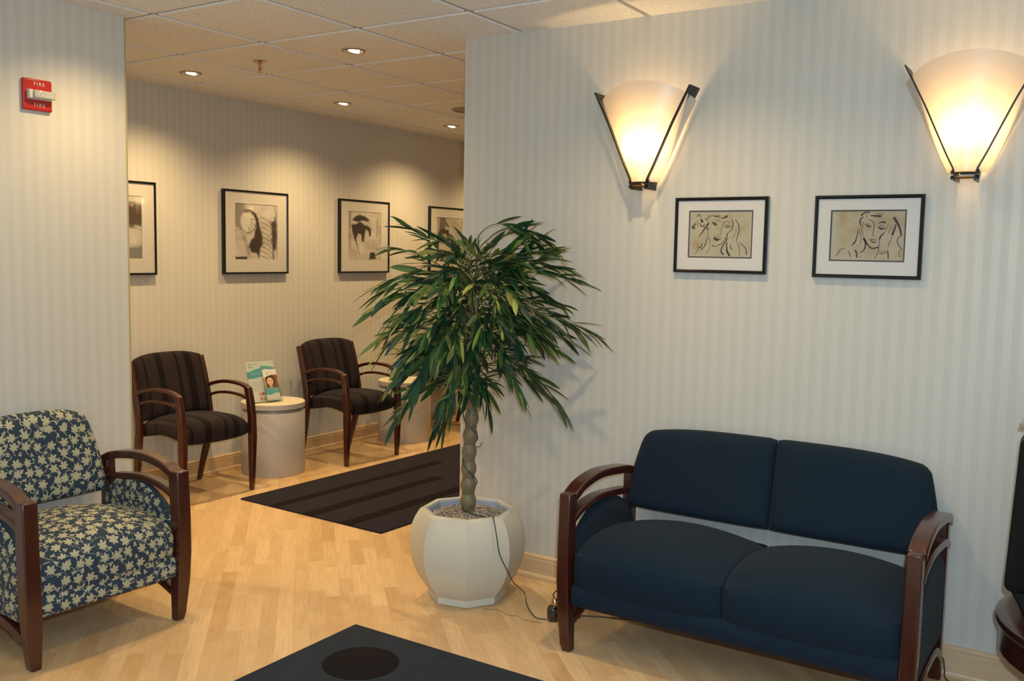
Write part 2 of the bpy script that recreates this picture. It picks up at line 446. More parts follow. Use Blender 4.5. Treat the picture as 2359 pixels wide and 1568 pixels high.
def loft_rect(bm, secs):
    """secs: (x, y, z, wx, wy) horizontal rectangles stacked upwards"""
    rings = [[bm.verts.new((x+a*wx/2, y+b*wy/2, z)) for a, b in ((-1, -1), (1, -1), (1, 1), (-1, 1))] for x, y, z, wx, wy in secs]
    loop_faces(bm, rings); bm.faces.new(rings[0][::-1]); bm.faces.new(rings[-1])
def tube(bm, pts, r, n=8, cap=True):
    pts = [Vector(p) for p in pts]; rings = []; m = len(pts); up = None
    for i, p in enumerate(pts):
        tg = (pts[min(i+1, m-1)]-pts[max(i-1, 0)]).normalized()
        if up is None: up = tg.orthogonal().normalized()
        up = (up-tg*up.dot(tg)).normalized(); sd = tg.cross(up)
        rr = r[i] if isinstance(r, list) else r
        rings.append([bm.verts.new(p+(up*math.cos(a)+sd*math.sin(a))*rr) for a in [2*PI*k/n for k in range(n)]])
    loop_faces(bm, rings)
    if cap: bm.faces.new(rings[0][::-1]); bm.faces.new(rings[-1])
def lathe(bm, prof, n=48, a0=0.0, cx=0, cy=0, capb=True, capt=True, mi=0):
    rings = [[bm.verts.new((cx+r*math.cos(a0+2*PI*k/n), cy+r*math.sin(a0+2*PI*k/n), z)) for k in range(n)] for r, z in prof]
    loop_faces(bm, rings, mi=mi)
    if capb: bm.faces.new(rings[0][::-1]).material_index = mi
    if capt: bm.faces.new(rings[-1]).material_index = mi
def sstep(a, b, x):
    t = max(0, min(1, (x-a)/(b-a))); return t*t*(3-2*t)

def grid_solid(name, X, prof_fn, mat, parent, smooth=60):
    """loft of closed side profiles along x. prof_fn(x) -> [(y, z, arc)]; UV = (x, arc)"""
    bm = bmesh.new(); uvl = bm.loops.layers.uv.new('UVMap'); rings = []; arcs = []
    for x in X:
        P = prof_fn(x); rings.append([bm.verts.new((x, p[0], p[1])) for p in P]); arcs.append([p[2] for p in P])
    n = len(rings[0])
    for i in range(len(X)-1):
        for j in range(n):
            k = (j+1) % n
            f = bm.faces.new((rings[i][j], rings[i+1][j], rings[i+1][k], rings[i][k]))
            aj, ak = arcs[0][j], arcs[0][k] if k else arcs[0][j]+.02
            for l, u in zip(f.loops, ((X[i], aj), (X[i+1], aj), (X[i+1], ak), (X[i], ak))): l[uvl].uv = u
    for r, x in ((rings[0], X[0]), (rings[-1], X[-1])):
        f = bm.faces.new(r)
        for l in f.loops: l[uvl].uv = (l.vert.co.y+x, l.vert.co.z)
    return from_bm(name, bm, mat, parent, smooth)

def pad(name, X, Z, YF, YB, mat, parent, ns=28, nt=20, p=7.0, uo=(0, 0)):
    """upholstered panel: X(s,t), Z(s,t) outline maps for s,t in [-1,1]; YF/YB front and back depth (x,z,e)"""
    bm = bmesh.new(); uvl = bm.loops.layers.uv.new('UVMap')
    S = [math.sin(PI/2*(-1+2*i/ns)) for i in range(ns+1)]; TT = [math.sin(PI/2*(-1+2*i/nt)) for i in range(nt+1)]
    def e(s, t): return (max(0, 1-abs(s)**p)*max(0, 1-abs(t)**p))**.42
    fr = {}; bk = {}
    for i, s in enumerate(S):
        for j, t in enumerate(TT):
            x, z = X(s, t), Z(s, t); k = e(s, t)
            fr[i, j] = bm.verts.new((x, YF(x, z, s, t, k), z))
            edge = i in (0, ns) or j in (0, nt)
            bk[i, j] = fr[i, j] if edge else bm.verts.new((x, YB(x, z, s, t, k), z))
    for i in range(ns):
        for j in range(nt):
            for D, fl in ((fr, 0), (bk, 1)):
                q = [D[i, j], D[i+1, j], D[i+1, j+1], D[i, j+1]]
                if fl: q = q[::-1]
                try: f = bm.faces.new(q)
                except ValueError: continue
                for l in f.loops: l[uvl].uv = (l.vert.co.x+uo[0], l.vert.co.z+uo[1])
    return from_bm(name, bm, mat, parent, 70)

# ------------------------------------------------------------------ the setting
def struct(name, bm, mat, bevel=0):
    o = from_bm(name, bm, mat, bevel=bevel); o['kind'] = 'structure'; return o
bm = bmesh.new(); box(bm, -5.6, 6.4, -7.2, 1.0, -.05, 0); struct('floor', bm, M['floor'])
bm = bmesh.new()
box(bm, -5.6, 6.4, -7.2, 1.0, HC+.008, HC+.06, 1)
g = .0125; e = .006
for i in range(-10, 11):
    for j in range(-12, 2):
        x0, x1 = max(i*T+g, -5.6), min((i+1)*T-g, 6.4); y0, y1 = max(j*T+g, -7.2), min((j+1)*T-g, .99)
        if x1-x0 < .05 or y1-y0 < .05: continue
        # a tile that hangs a little below the grid, with a chamfered edge
        a = [bm.verts.new(p) for p in ((x0, y0, HC+.008), (x1, y0, HC+.008), (x1, y1, HC+.008), (x0, y1, HC+.008))]
        b_ = [bm.verts.new(p) for p in ((x0+.001, y0+.001, HC+.003), (x1-.001, y0+.001, HC+.003), (x1-.001, y1-.001, HC+.003), (x0+.001, y1-.001, HC+.003))]
        c_ = [bm.verts.new(p) for p in ((x0+e, y0+e, HC), (x1-e, y0+e, HC), (x1-e, y1-e, HC), (x0+e, y1-e, HC))]
        loop_faces(bm, [a, b_, c_]); bm.faces.new(c_)
struct('ceiling', bm, [M['tile'], M['tbar']])
bm = bmesh.new(); box(bm, -5.6, 6.4, BY, BY+.1, 0, HC+.008); struct('wall_back', bm, M['wall_x'])
bm = bmesh.new(); box(bm, -5.6, LE, LY, LY+.115, 0, HC+.008); struct('wall_left', bm, M['wall_x'])
bm = bmesh.new(); box(bm, WX, WX+.12, -7.2, WE, 0, HC+.008); struct('wall_right', bm, M['wall_y'])
bm = bmesh.new(); box(bm, WX+.12, 6.4, -3.75, -3.6, 0, HC+.008); struct('wall_lounge', bm, M['wall_x'])
bm = bmesh.new(); box(bm, 6.3, 6.4, -3.6, BY, 0, HC+.008); struct('wall_far_right', bm, M['wall_y'])
bm = bmesh.new(); box(bm, -5.7, -5.6, -7.2, 1.0, 0, HC+.008); struct('wall_far_left', bm, M['wall_y'])
bm = bmesh.new(); box(bm, -5.6, 6.4, -7.3, -7.2, 0, HC+.008); struct('wall_front', bm, M['wall_x'])
# corner bead on the left wall's free end, warm light painted into its colour
bm = bmesh.new(); box(bm, LE-.004, LE+.003, LY-.0015, LY+.02, .11, HC); struct('trim_1', bm, plain('warm_lit_corner_bead', (.45, .36, .17), .5))

def baseboard(name, along, a0, a1, face, sgn, mat):
    """profile swept straight; face = wall coordinate, sgn = side of the room"""
    prof = [(0, 0), (.016, 0), (.030, 0), (.030, .010), (.027, .018), (.018, .022), (.016, .024), (.016, .088), (.0135, .090), (.0135, .094), (.015, .097), (.014, .104), (.009, .109), (0, .110)]
    bm = bmesh.new(); rings = []
    for a in (a0, a1):
        rings.append([bm.verts.new((a, face+sgn*d, z) if along == 0 else (face+sgn*d, a, z)) for d, z in prof])
    loop_faces(bm, rings); bm.faces.new(rings[0]); bm.faces.new(rings[1][::-1])
    struct(name, bm, mat)
baseboard('baseboard_back', 0, -3, 6.3, BY, -1, M['maple'])
baseboard('baseboard_left', 0, -5.6, LE, LY, -1, M['maple'])
baseboard('baseboard_right', 1, -7.2, WE, WX, -1, M['maple_y'])

# ------------------------------------------------------------------ rugs
def runner():
    o = empty('runner_rug', (.537, .186, 0), math.radians(-1.9), 'long charcoal runner rug with dark brown stripes in front of the plum chairs', 'rug')
    bm = bmesh.new(); box(bm, 0, 2.9, -1.13, 0, 0, .009); from_bm('rug_field', bm, M['rug'], o, bevel=.003)
    for y0, y1, x1 in ((-.325, -.258, 1.52), (-.62, -.535, 1.16), (-.915, -.83, 1.75)):
        bm = bmesh.new(); box(bm, 0.001, x1, y0, y1, .0085, .0102); s = from_bm('stripe', bm, M['rugdark'], o); s['label'] = 'dark brown stripe'
runner()
def mat_rug():
    o = empty('area_rug', (-.505, -1.678, 0), 0, 'slate blue area rug with a dark brown circle in the foreground', 'rug')
    bm = bmesh.new(); box(bm, -1.9, 0, -2.6, 0, 0, .010); from_bm('rug_field', bm, M['rugblue'], o, bevel=.004)
    bm = bmesh.new(); lathe(bm, [(.138, .0095), (.138, .0113), (.134, .0118)], 48, cx=-.262, cy=-.262, capb=False); s = from_bm('circle_motif', bm, M['rugdark'], o, 40); s['label'] = 'dark brown circle'
mat_rug()

# ------------------------------------------------------------------ plum guest chairs
def guest_chair(loc, rz, label, group):
    o = empty('guest_chair', loc, rz, label, 'chair', group)
    W = .255
    for s in (-1, 1):
        bm = bmesh.new()
        loft_rect(bm, [(s*W, -.232, 0, .024, .026), (s*W, -.236, .10, .031, .033), (s*W, -.240, .34, .041, .043), (s*W, -.236, .46, .040, .042), (s*W, -.222, .56, .038, .040), (s*W, -.204, .628, .036, .042), (s*W, -.200, .642, .034, .038)])
        from_bm('front_leg', bm, M['cherry'], o, bevel=.005)
        bm = bmesh.new()
        P = [(s*(W-.022), .248, 0), (s*(W-.014), .214, .14), (s*W, .178, .30), (s*W, .166, .43), (s*W, .184, .55), (s*W, .220, .70), (s*W, .252, .806)]
        Q = catmull(P, 4); n = len(Q)
        sweep_rect(bm, Q, (1, 0, 0), [.026+.004*math.sin(PI*min(1, i/n*1.4)) for i in range(n)], [.026+.022*sstep(0, .35, i/n)-.010*sstep(.75, 1, i/n) for i in range(n)])
        from_bm('rear_leg', bm, M['cherry'], o, bevel=.005)
        for z0, zm, z1, yb, th in ((.634, .662, .615, .192, .021), (.563, .592, .552, .176, .017)):
            bm = bmesh.new()
            Q = catmull([(s*W, -.212, z0), (s*W, -.14, z0+(zm-z0)*.75), (s*W, -.02, zm), (s*W, .09, (zm+z1)/2+.008), (s*W, yb, z1)], 5)
            sweep_rect(bm, Q, (1, 0, 0), .036 if th > .02 else .022, th)
            from_bm('armrest' if th > .02 else 'arm_rail', bm, M['cherry'], o, bevel=.005)
    # seat
    base = [(-.225, .352), (-.243, .362), (-.250, .39), (-.249, .425), (-.238, .452), (-.21, .470), (-.14, .482), (-.02, .484), (.09, .474), (.16, .462), (.178, .45), (.178, .372), (.16, .360)]
    def prof(x):
        u = abs(x)/.232; k = 1-u**6
        out = []; arc = 0; prev = None
        for y, z in base:
            if prev: arc += math.hypot(y-prev[0], z-prev[1])
            prev = (y, z)
            zz = z
            if z > .44: zz += -.012+.024*(1-u*u)-.018*(1-k)
            if z < .40: zz += -.010*(1-u*u)
            yy = y if y > -.2 else y+.018*(u**4) - .006*(1-u*u)
            out.append((yy, zz, arc))
        # arched underside
        for i in range(1, 7):
            t = i/7; y = .16+( -.225-.16)*t; out.append((y, .356+.034*math.sin(PI*t)*(.4+.6*u) - .010*(1-u*u)*t, arc+.05*i))
        return out
    X = [.232*math.sin(PI/2*(-1+2*i/22)) for i in range(23)]
    grid_solid('seat', X, prof, M['brown'], o)
    # back
    def BX(s, t): return s*(.246-.004*t)
    def BZ(s, t):
        a = (t+1)/2; return .455*(1-a)+(.846-.030*abs(s)**3.2)*a
    def lean(z): return .150+.10*max(0, (z-.44)/.4)**1.35
    YF = lambda x, z, s, t, k: lean(z)-.006-.040*k+.030*(1-s*s)*.7
    YB = lambda x, z, s, t, k: lean(z)+.010*k+.030*(1-s*s)*.7
    pad('backrest', BX, BZ, YF, YB, M['brown'], o)
    return o
GC = 'plum striped guest chairs along the back wall'
ch = guest_chair((.492, .553, 0), math.radians(-1), 'dark plum striped guest chair by the left wall edge, left of the white round tables', GC)
dup(ch, (1.837, .512, 0), math.radians(-3), 'dark plum striped guest chair between the two white round tables', GC)
dup(ch, (3.27, .52, 0), math.radians(-2), 'dark plum guest chair half hidden behind the tree trunk, beyond the farther white table', GC)

# ------------------------------------------------------------------ leaf print armchair and navy loveseat (one family)
def lounge_seat(name, loc, rz, half, fab, label, cat, two=False):
    o = empty(name, loc, rz, label, cat)
    W = half
    pw = .056 if not two else .046
    RB = 0.0 if two else -.038
    for s in (-1, 1):
        bm = bmesh.new()
        xi = s*(W-.018)
        loft_rect(bm, [(xi-s*.010, -.262, 0, .036, .038), (xi-s*.006, -.264, .03, .042, .044), (xi, -.268, .17, pw, .058), (s*(W-.014), -.270, .28, pw+.002, .060), (s*(W-.013), -.268, .42, pw, .060), (s*(W-.014), -.262, .55, pw, .060), (s*(W-.014), -.258, .606, pw, .062)])
        from_bm('front_leg', bm, M['cherry'], o, bevel=.005)
        bm = bmesh.new()
        Q = catmull([(xi, .30+RB, 0), (xi, .275+RB, .10), (s*(W-.016), .262+RB, .25), (s*(W-.016), .262+RB, .45), (s*(W-.016), .268+RB, .60)], 4); n = len(Q)
        sweep_rect(bm, Q, (1, 0, 0), .042, [.034+.018*sstep(0, .3, i/n) for i in range(n)])
        from_bm('rear_leg', bm, M['cherry'], o, bevel=.005)
        for nm, z0, zm, z1, th, ww in (('armrest', .594, .638, .584, .032, .058), ('arm_rail', .508, .546, .496, .026, .050)):
            bm = bmesh.new()
            Q = catmull([(s*(W-.014), -.245, z0-.004), (s*(W-.014), -.17, z0+(zm-z0)*.62), (s*(W-.014), -.04, zm), (s*(W-.014), .12+RB/2, zm-.012), (s*(W-.014), .22+RB, (zm+z1)/2), (s*(W-.014), .285+RB, z1)], 5)
            sweep_rect(bm, Q, (1, 0, 0), ww, th)
            from_bm(nm, bm, M['cherry'], o, bevel=.006)
        bm = bmesh.new()
        Q = catmull([(s*(W-.016), -.245, .105), (s*(W-.016), -.12, .145), (s*(W-.016), .05, .157), (s*(W-.016), .18, .142), (s*(W-.016), .272+RB, .085)], 6)
        sweep_rect(bm, Q, (1, 0, 0), .044, .030)
        from_bm('side_rail', bm, M['cherry'], o, bevel=.005)
        # upholstered side panel below the arm rail
        def PY(a, b): return .012+RB/2+a*(.262+RB/2)
        def bot(y): return .160+.010*(1-(y/.27)**2)
        def top(y): return .535-.20*((y-.03)/.32)**2*.9 + (.0 if y < .0 else -.02*y)
        bm = bmesh.new(); uvl = bm.loops.layers.uv.new('UVMap'); NS, NT = 14, 12
        D = {}
        for side in (-1, 1):
            for i in range(NS+1):
                for j in range(NT+1):
                    a = math.sin(PI/2*(-1+2*i/NS)); y = PY(a, 0); t = j/NT
                    z = bot(y)*(1-t)+min(top(y), .545)*t
                    k = ((1-abs(a)**8)*(1-abs(2*t-1)**8))**.4
                    D[side, i, j] = bm.verts.new((s*(W-.018)+side*(.012+.010*k), y, z))
            for i in range(NS):
                for j in range(NT):
                    q = [D[side, i, j], D[side, i+1, j], D[side, i+1, j+1], D[side, i, j+1]]
                    f = bm.faces.new(q)
                    for l in f.loops: l[uvl].uv = (l.vert.co.y+s*.9, l.vert.co.z)
        per = [(i, 0) for i in range(NS)]+[(NS, j) for j in range(NT)]+[(i, NT) for i in range(NS, 0, -1)]+[(0, j) for j in range(NT, 0, -1)]
        for k in range(len(per)):
            a, b = per[k], per[(k+1) % len(per)]
            bm.faces.new((D[-1, a[0], a[1]], D[-1, b[0], b[1]], D[1, b[0], b[1]], D[1, a[0], a[1]]))
        from_bm('side_panel', bm, fab, o, 60)
    # seat (one, or two side by side)
    IN = W-.046
    spans = [(-IN, IN)] if not two else [(-IN, -.002), (.002, IN)]
    base = [(-.268, .235), (-.281, .260), (-.287, .30), (-.288, .34), (-.283, .375), (-.268, .405), (-.24, .428), (-.20, .442), (-.13, .455), (-.03, .461), (.08, .455), (.18, .438), (.235, .418), (.25, .39), (.25, .26), (.235, .235)]
    for si, (xa, xb) in enumerate(spans):
        cx, hw = (xa+xb)/2, (xb-xa)/2
        def prof(x, cx=cx, hw=hw):
            u = abs(x-cx)/hw; out = []; arc = 0; prev = None
            q = (1-min(1, u)**9)**.5; cr = (1-u*u)
            cyy, czz = -.02, .33
            for y, z in base:
                if prev: arc += math.hypot(y-prev[0], z-prev[1])
                prev = (y, z)
                yy, zz = y, z
                if z > .40: zz += -.038+.042*cr
                elif y < -.2: yy += .010-.014*cr
                k = .95+.05*q if not two else .94+.06*q
                out.append((cyy+(yy-cyy)*k, czz+(zz-czz)*k, arc))
            return out
        X = [cx+hw*math.sin(PI/2*(-1+2*i/26)) for i in range(27)]
        grid_solid('seat_cushion' if two else 'seat', X, prof, fab, o, 75)
    # upholstered front rail with the frame under it
    bs = [(-.262, .178), (-.270, .181), (-.277, .19), (-.281, .215), (-.280, .245), (-.27, .26), (.24, .26), (.245, .19), (.235, .178)]
    def prof2(x):
        out = []; arc = 0; prev = None
        for y, z in bs:
            if prev: arc += math.hypot(y-prev[0], z-prev[1])
            prev = (y, z); out.append((y, z, arc-.075))
        return out
    grid_solid('seat_rail', [-IN+(2*IN)*i/10 for i in range(11)], prof2, fab, o, 60)
    bm = bmesh.new(); box(bm, -IN, IN, -.240, .22, .166, .180); s_ = from_bm('base_frame', bm, M['cherry'], o)
    # back
    def lean(z): return (.222 if two else .212)+(.085 if two else .062)*max(0, (z-.42)/.4)
    bsp = [(-1, 1)] if not two else [(-1, 0), (0, 1)]
    top = .822 if not two else .797
    bw = W-(.030 if not two else .018)
    for a, b in bsp:
        def XB(s, t, a=a, b=b):
            u = a+(b-a)*(s+1)/2
            if two and a == -1: u -= .0015
            if two and a == 0: u += .0015
            h = (t+1)/2
            wd = bw-(.062 if not two else .048)*h**1.7
            return u*wd
        def ZB(s, t, a=a, b=b):
            u = a+(b-a)*(s+1)/2; h = (t+1)/2
            drop = (.042 if not two else .035)*abs(u)**(4 if two else 3.6) + .035*max(0, (abs(u)-.93)/.07)**2*.6
            if two: drop += .006*max(0, 1-abs(u)/.05)
            return (.456 if two else .460)*(1-h)+(top-drop)*h
        def YF(x, z, s, t, k): return lean(z)-.048*k
        def YB(x, z, s, t, k): return lean(z)+(.030 if two else .016)*k
        pad('backrest_cushion' if two else 'backrest', XB, ZB, YF, YB, fab, o, ns=26, nt=22, p=9.0 if two else 8.0, uo=(.013, .02))
    # brackets between back and rear legs
    for s in (-1, 1):
        bm = bmesh.new(); box(bm, min(s*(W-.07), s*(W-.02)), max(s*(W-.07), s*(W-.02)), .22+RB/2, .262+RB, .50, .56)
        from_bm('back_bracket', bm, M['cherry'], o, bevel=.003)
    return o
lounge_seat('armchair', (-1.150, -.778, 0), math.radians(-2), .322, M['floral'], 'blue armchair with cream leaf print and dark cherry arms by the left wall', 'armchair')
lounge_seat('loveseat', (.048, -3.080, 0), math.radians(-90), .622, M['navy'], 'navy two-seat loveseat with dark cherry arms under the framed line drawings', 'loveseat', two=True)

# ------------------------------------------------------------------ round side tables
def side_table(loc, label):
    o = empty('side_table', loc, 0, label, 'table', 'white drum side tables by the back wall')
    bm = bmesh.new(); lathe(bm, [(.207, 0), (.209, .004), (.209, .418), (.207, .422)], 72); from_bm('drum', bm, M['white'], o, 40)
    bm = bmesh.new(); lathe(bm, [(.200, .422), (.200, .444)], 72, capb=False, capt=False); from_bm('recessed_band', bm, M['groove'], o, 40)
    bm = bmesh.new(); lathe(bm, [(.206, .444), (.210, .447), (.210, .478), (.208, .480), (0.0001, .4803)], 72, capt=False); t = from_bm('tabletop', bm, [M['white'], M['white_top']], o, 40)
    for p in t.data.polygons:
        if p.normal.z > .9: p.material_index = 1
    return o
tb = side_table((1.172, .586, 0), 'white drum side table holding the brochure stand, left of the middle plum chair')
dup(tb, (2.575, .60, 0), 0, 'white drum side table partly behind the tree leaves, right of the middle plum chair', 'white drum side tables by the back wall')

# ------------------------------------------------------------------ painting by colour grid
def lerp3(a, b, t): return tuple(x+(y-x)*t for x, y in zip(a, b))
def hsh(i, j):
    n = math.sin(i*127.1+j*311.7)*43758.5453; return n-math.floor(n)
def vn(x, y):
    i, j = math.floor(x), math.floor(y); fx, fy = x-i, y-j; fx = fx*fx*(3-2*fx); fy = fy*fy*(3-2*fy)
    return (hsh(i, j)*(1-fx)+hsh(i+1, j)*fx)*(1-fy)+(hsh(i, j+1)*(1-fx)+hsh(i+1, j+1)*fx)*fy
def fbm(x, y): return .5*vn(x, y)+.3*vn(x*2.1+5, y*2.1)+.2*vn(x*4.3, y*4.3+9)
def segd(px, py, ax, ay, bx, by):
    dx, dy = bx-ax, by-ay; q = dx*dx+dy*dy; t = max(0, min(1, ((px-ax)*dx+(py-ay)*dy)/q)) if q else 0
    return math.hypot(px-ax-t*dx, py-ay-t*dy)
def lined(px, py, P): return min(segd(px, py, *P[i], *P[i+1]) for i in range(len(P)-1))
def inpoly(px, py, P):
    c = False; j = len(P)-1
    for i in range(len(P)):
        if (P[i][1] > py) != (P[j][1] > py) and px < (P[j][0]-P[i][0])*(py-P[i][1])/(P[j][1]-P[i][1])+P[i][0]: c = not c
        j = i
    return c
def polyd(px, py, P):
    d = lined(px, py, P+[P[0]]); return -d if inpoly(px, py, P) else d
def painted(name, w, h, nx, ny, fn, mat, parent, thick=.0004, y=0):
    """upright sheet in the xz plane facing -y, centred on x, z from -h/2 to h/2; fn(u, v) with v downwards"""
    vs = []; cs = []; fs = []
    for j in range(ny+1):
        for i in range(nx+1):
            u, v = i/nx, j/ny; vs.append(((u-.5)*w, y, (.5-v)*h)); cs.append(fn(u, v))
    for j in range(ny):
        for i in range(nx):
            a = j*(nx+1)+i; fs.append((a, a+nx+1, a+nx+2, a+1))
    me = bpy.data.meshes.new(name); me.from_pydata(vs, [], fs)
    ca = me.color_attributes.new('Col', 'FLOAT_COLOR', 'POINT')
    for i, c in enumerate(cs): ca.data[i].color = (*c, 1)
    return link(name, me, mat, parent)

DK = (.022, .012, .008)
def paper(u, v, s=0, c0=(.44, .40, .34), c1=(.62, .58, .51)):
    return lerp3(c0, c1, max(0, min(1, (fbm(u*5+s, v*6+s)-.25)*2)))
def soft(c, d, width, col, op=1.0):
    return lerp3(c, col, op*(1-sstep(-width, width, d)))
def art_oval(u, v):
    c = paper(u, v, 1); nz = (fbm(u*14, v*14)-.5)
    c = lerp3(c, (.18, .16, .15), .85*(1-sstep(.26, .40, u+nz*.25))*(1-sstep(.40, .56, v+nz*.3)))
    c = lerp3(c, (.17, .13, .10), .6*(1-sstep(0, .08, abs(u-.20-.35*(v-.55))+nz*.10))*sstep(.5, .6, v)*(1-sstep(.93, 1, v)))
    e = math.hypot((u-.30)/.175, (v-.315)/.20)
    c = soft(c, (e-1)*.18, .018, (.60, .57, .49))
    c = soft(c, abs((e-1)*.18)-.004, .008, (.10, .08, .06), .6)
    c = soft(c, lined(u, v, [(.22, .13), (.36, .125), (.45, .18), (.52, .28), (.545, .42)])-.030+nz*.03, .02, DK)
    c = soft(c, polyd(u, v, [(.50, .28), (.56, .33), (.60, .44), (.645, .60), (.64, .72), (.58, .84), (.55, .99), (.50, .88), (.37, .86), (.31, .76), (.37, .64), (.44, .60), (.47, .46)])+nz*.05, .02, DK)
    for k in range(9):
        y0 = .24+.088*k; c = soft(c, lined(u, v, [(.60, y0-.01), (.70, y0+.015), (.80, y0+.06), (.86, y0+.13)])-.006, .006, (.06, .045, .03), .85)
    for P in ([(.36, .27), (.47, .28)], [(.37, .31), (.48, .41)], [(.36, .36), (.43, .46)], [(.34, .42), (.38, .50)], [(.31, .41), (.315, .51)], [(.26, .52), (.34, .53), (.46, .45), (.49, .40)]):
        c = soft(c, lined(u, v, P)-.006, .006, (.04, .03, .02))
    c = soft(c, polyd(u, v, [(.85, .30), (.93, .29), (.95, .20), (1.0, .30), (1.0, .58), (.97, .80), (.90, .86), (.87, .70)])+nz*.06, .03, DK, .96)
    c = soft(c, lined(u, v, [(.94, .03), (.97, .15), (.94, .25)])-.012+nz*.03, .015, DK, .7)
    c = soft(c, lined(u, v, [(.89, .80), (.91, 1.0)])-.015+nz*.02, .02, DK, .9)
    c = soft(c, polyd(u, v, [(-.1, .955), (.28, .95), (.30, 1.1), (-.1, 1.1)])+nz*.02, .01, DK)
    return c
def art_mushroom(u, v):
    c = paper(u, v, 7); nz = fbm(u*16, v*16)-.5
    c = lerp3(c, (.15, .13, .11), .65*(1-sstep(.0, .16, u+nz*.2))*(1-sstep(.4, 1.0, v)))
    c = soft(c, polyd(u, v, [(.10, .19), (.20, .10), (.36, .06), (.52, .09), (.64, .17), (.60, .20), (.45, .18), (.30, .21)])+nz*.03, .02, DK)
    c = soft(c, polyd(u, v, [(.10, .28), (.26, .25), (.36, .20), (.46, .26), (.60, .29), (.70, .35), (.69, .50), (.63, .50), (.61, .38), (.53, .37), (.47, .61), (.42, .62), (.39, .47), (.30, .46), (.24, .55), (.28, .68), (.35, .90), (.27, .72), (.18, .55), (.12, .42)])+nz*.03, .015, DK)
    for k in range(16): c = soft(c, segd(u, v, .86+.02*hsh(k, 1), .12+.045*k, .98, .13+.045*k)-.005, .008, (.08, .06, .04), .55)
    c = soft(c, lined(u, v, [(.90, .18), (.88, .30), (.86, .50)])-.012+nz*.03, .02, DK, .6)
    for k in range(6): c = soft(c, segd(u, v, .06+.04*k, .5+.05*hsh(k, 2), .10+.03*k, .95)-.003, .008, (.2, .16, .12), .4)
    c = soft(c, polyd(u, v, [(.67, .84), (.81, .84), (.86, .97), (.64, .99)])+nz*.02, .01, DK)
    return c
def art_arch(u, v):
    c = paper(u, v, 11, (.34, .30, .26), (.50, .46, .40)); nz = fbm(u*15, v*15)-.5
    c = soft(c, polyd(u, v, [(.12, -.1), (.34, -.1), (.36, .14), (.30, .34), (.10, .34)])+nz*.04, .03, (.06, .05, .045), .85)
    c = soft(c, lined(u, v, [(.02, .95), (.06, .45), (.22, .32), (.42, .33), (.46, .50)])-.055+nz*.05, .02, DK)
    c = soft(c, lined(u, v, [(.36, .12), (.44, .20)])-.03+nz*.03, .02, DK, .9)
    for k in range(14): c = soft(c, abs(math.hypot(u-.7-.15*hsh(k, 3), v-.1-.06*k)-.06-.05*hsh(k, 4))-.003, .006, (.07, .05, .04), .45)
    return c
def art_storm(u, v):
    c = paper(u, v, 17, (.40, .37, .33), (.60, .57, .51)); nz = fbm(u*12, v*12)-.5
    c = soft(c, abs(v-.30+nz*.12)-.18, .05, (.05, .025, .016), .97)
    c = soft(c, math.hypot(u-.62, v-.31)-.05, .02, (.5, .46, .36))
    c = soft(c, polyd(u, v, [(.72, -.1), (.88, -.1), (.97, .08), (.85, .07)])+nz*.05, .05, (.5, .47, .4), .8)
    c = soft(c, lined(u, v, [(.55, .50), (.8, .49), (1.0, .54)])-.004, .006, DK, .8)
    c = soft(c, polyd(u, v, [(.3, 1.1), (.4, .88), (.7, .83), (1.1, .79), (1.1, 1.1)])+nz*.03, .02, (.16, .16, .15), .9)
    return c

def frame_obj(name, w, h, bw, dep, mats, art_w, art_h, artfn, label, group, loc, rz, bx=0.0, bz=0.0, line=True, res=(60, 84)):
    """wall picture facing local -y; local origin on the wall at its centre"""
    o = empty(name, loc, rz, label, 'picture', group)
    bm = bmesh.new()
    prof = [(0, 0), (0, -dep+.004), (.003, -dep), (bw-.004, -dep+.001), (bw, -dep+.005), (bw, 0)]
    rings = []
    for sx, sz in ((-1, -1), (1, -1), (1, 1), (-1, 1)):
        rings.append([bm.verts.new((sx*(w/2-d), y, sz*(h/2-d))) for d, y in prof])
    rings.append(rings[0]); loop_faces(bm, rings)
    from_bm('frame', bm, M['black'], o, 30)
    iw, ih = w/2-bw, h/2-bw
    bm = bmesh.new()
    a = [(-iw, -ih), (iw, -ih), (iw, ih), (-iw, ih)]
    b = [(bx-art_w/2, bz-art_h/2), (bx+art_w/2, bz-art_h/2), (bx+art_w/2, bz+art_h/2), (bx-art_w/2, bz+art_h/2)]
    r0 = [bm.verts.new((x, -dep+.010, z)) for x, z in a]; r1 = [bm.verts.new((x, -dep+.010, z)) for x, z in b]; r2 = [bm.verts.new((x, -dep+.013, z)) for x, z in b]
    loop_faces(bm, [r0, r1, r2])
    from_bm('mat_board', bm, mats[0], o)
    if line:
        t = line if not isinstance(line, bool) else .006
        bm = bmesh.new(); c = [(x+(-t if x > bx else t)*1.0, z+(-t if z > bz else t)) for x, z in b]
        r1 = [bm.verts.new((x, -dep+.0118, z)) for x, z in b]; r2 = [bm.verts.new((x, -dep+.0118, z)) for x, z in c]
        loop_faces(bm, [r1, r2]); from_bm('inner_mat', bm, mats[1], o)
    ar = painted('artwork', art_w, art_h, res[0], res[1], artfn, M['art'], o, y=-dep+.013)
    ar.location = (bx, 0, bz)
    bm = bmesh.new(); bm.faces.new([bm.verts.new((x, -dep+.006, z)) for x, z in a]); gp = from_bm('glass', bm, M['glass'], o); gp.data.flip_normals() if gp.data.polygons[0].normal.y > 0 else None
    bm = bmesh.new(); box(bm, -iw, iw, -.004, -.001, -ih, ih); from_bm('backing_board', bm, M['matline'], o)
    return o, ar
BIG = 'tall black framed abstract prints on the back wall'
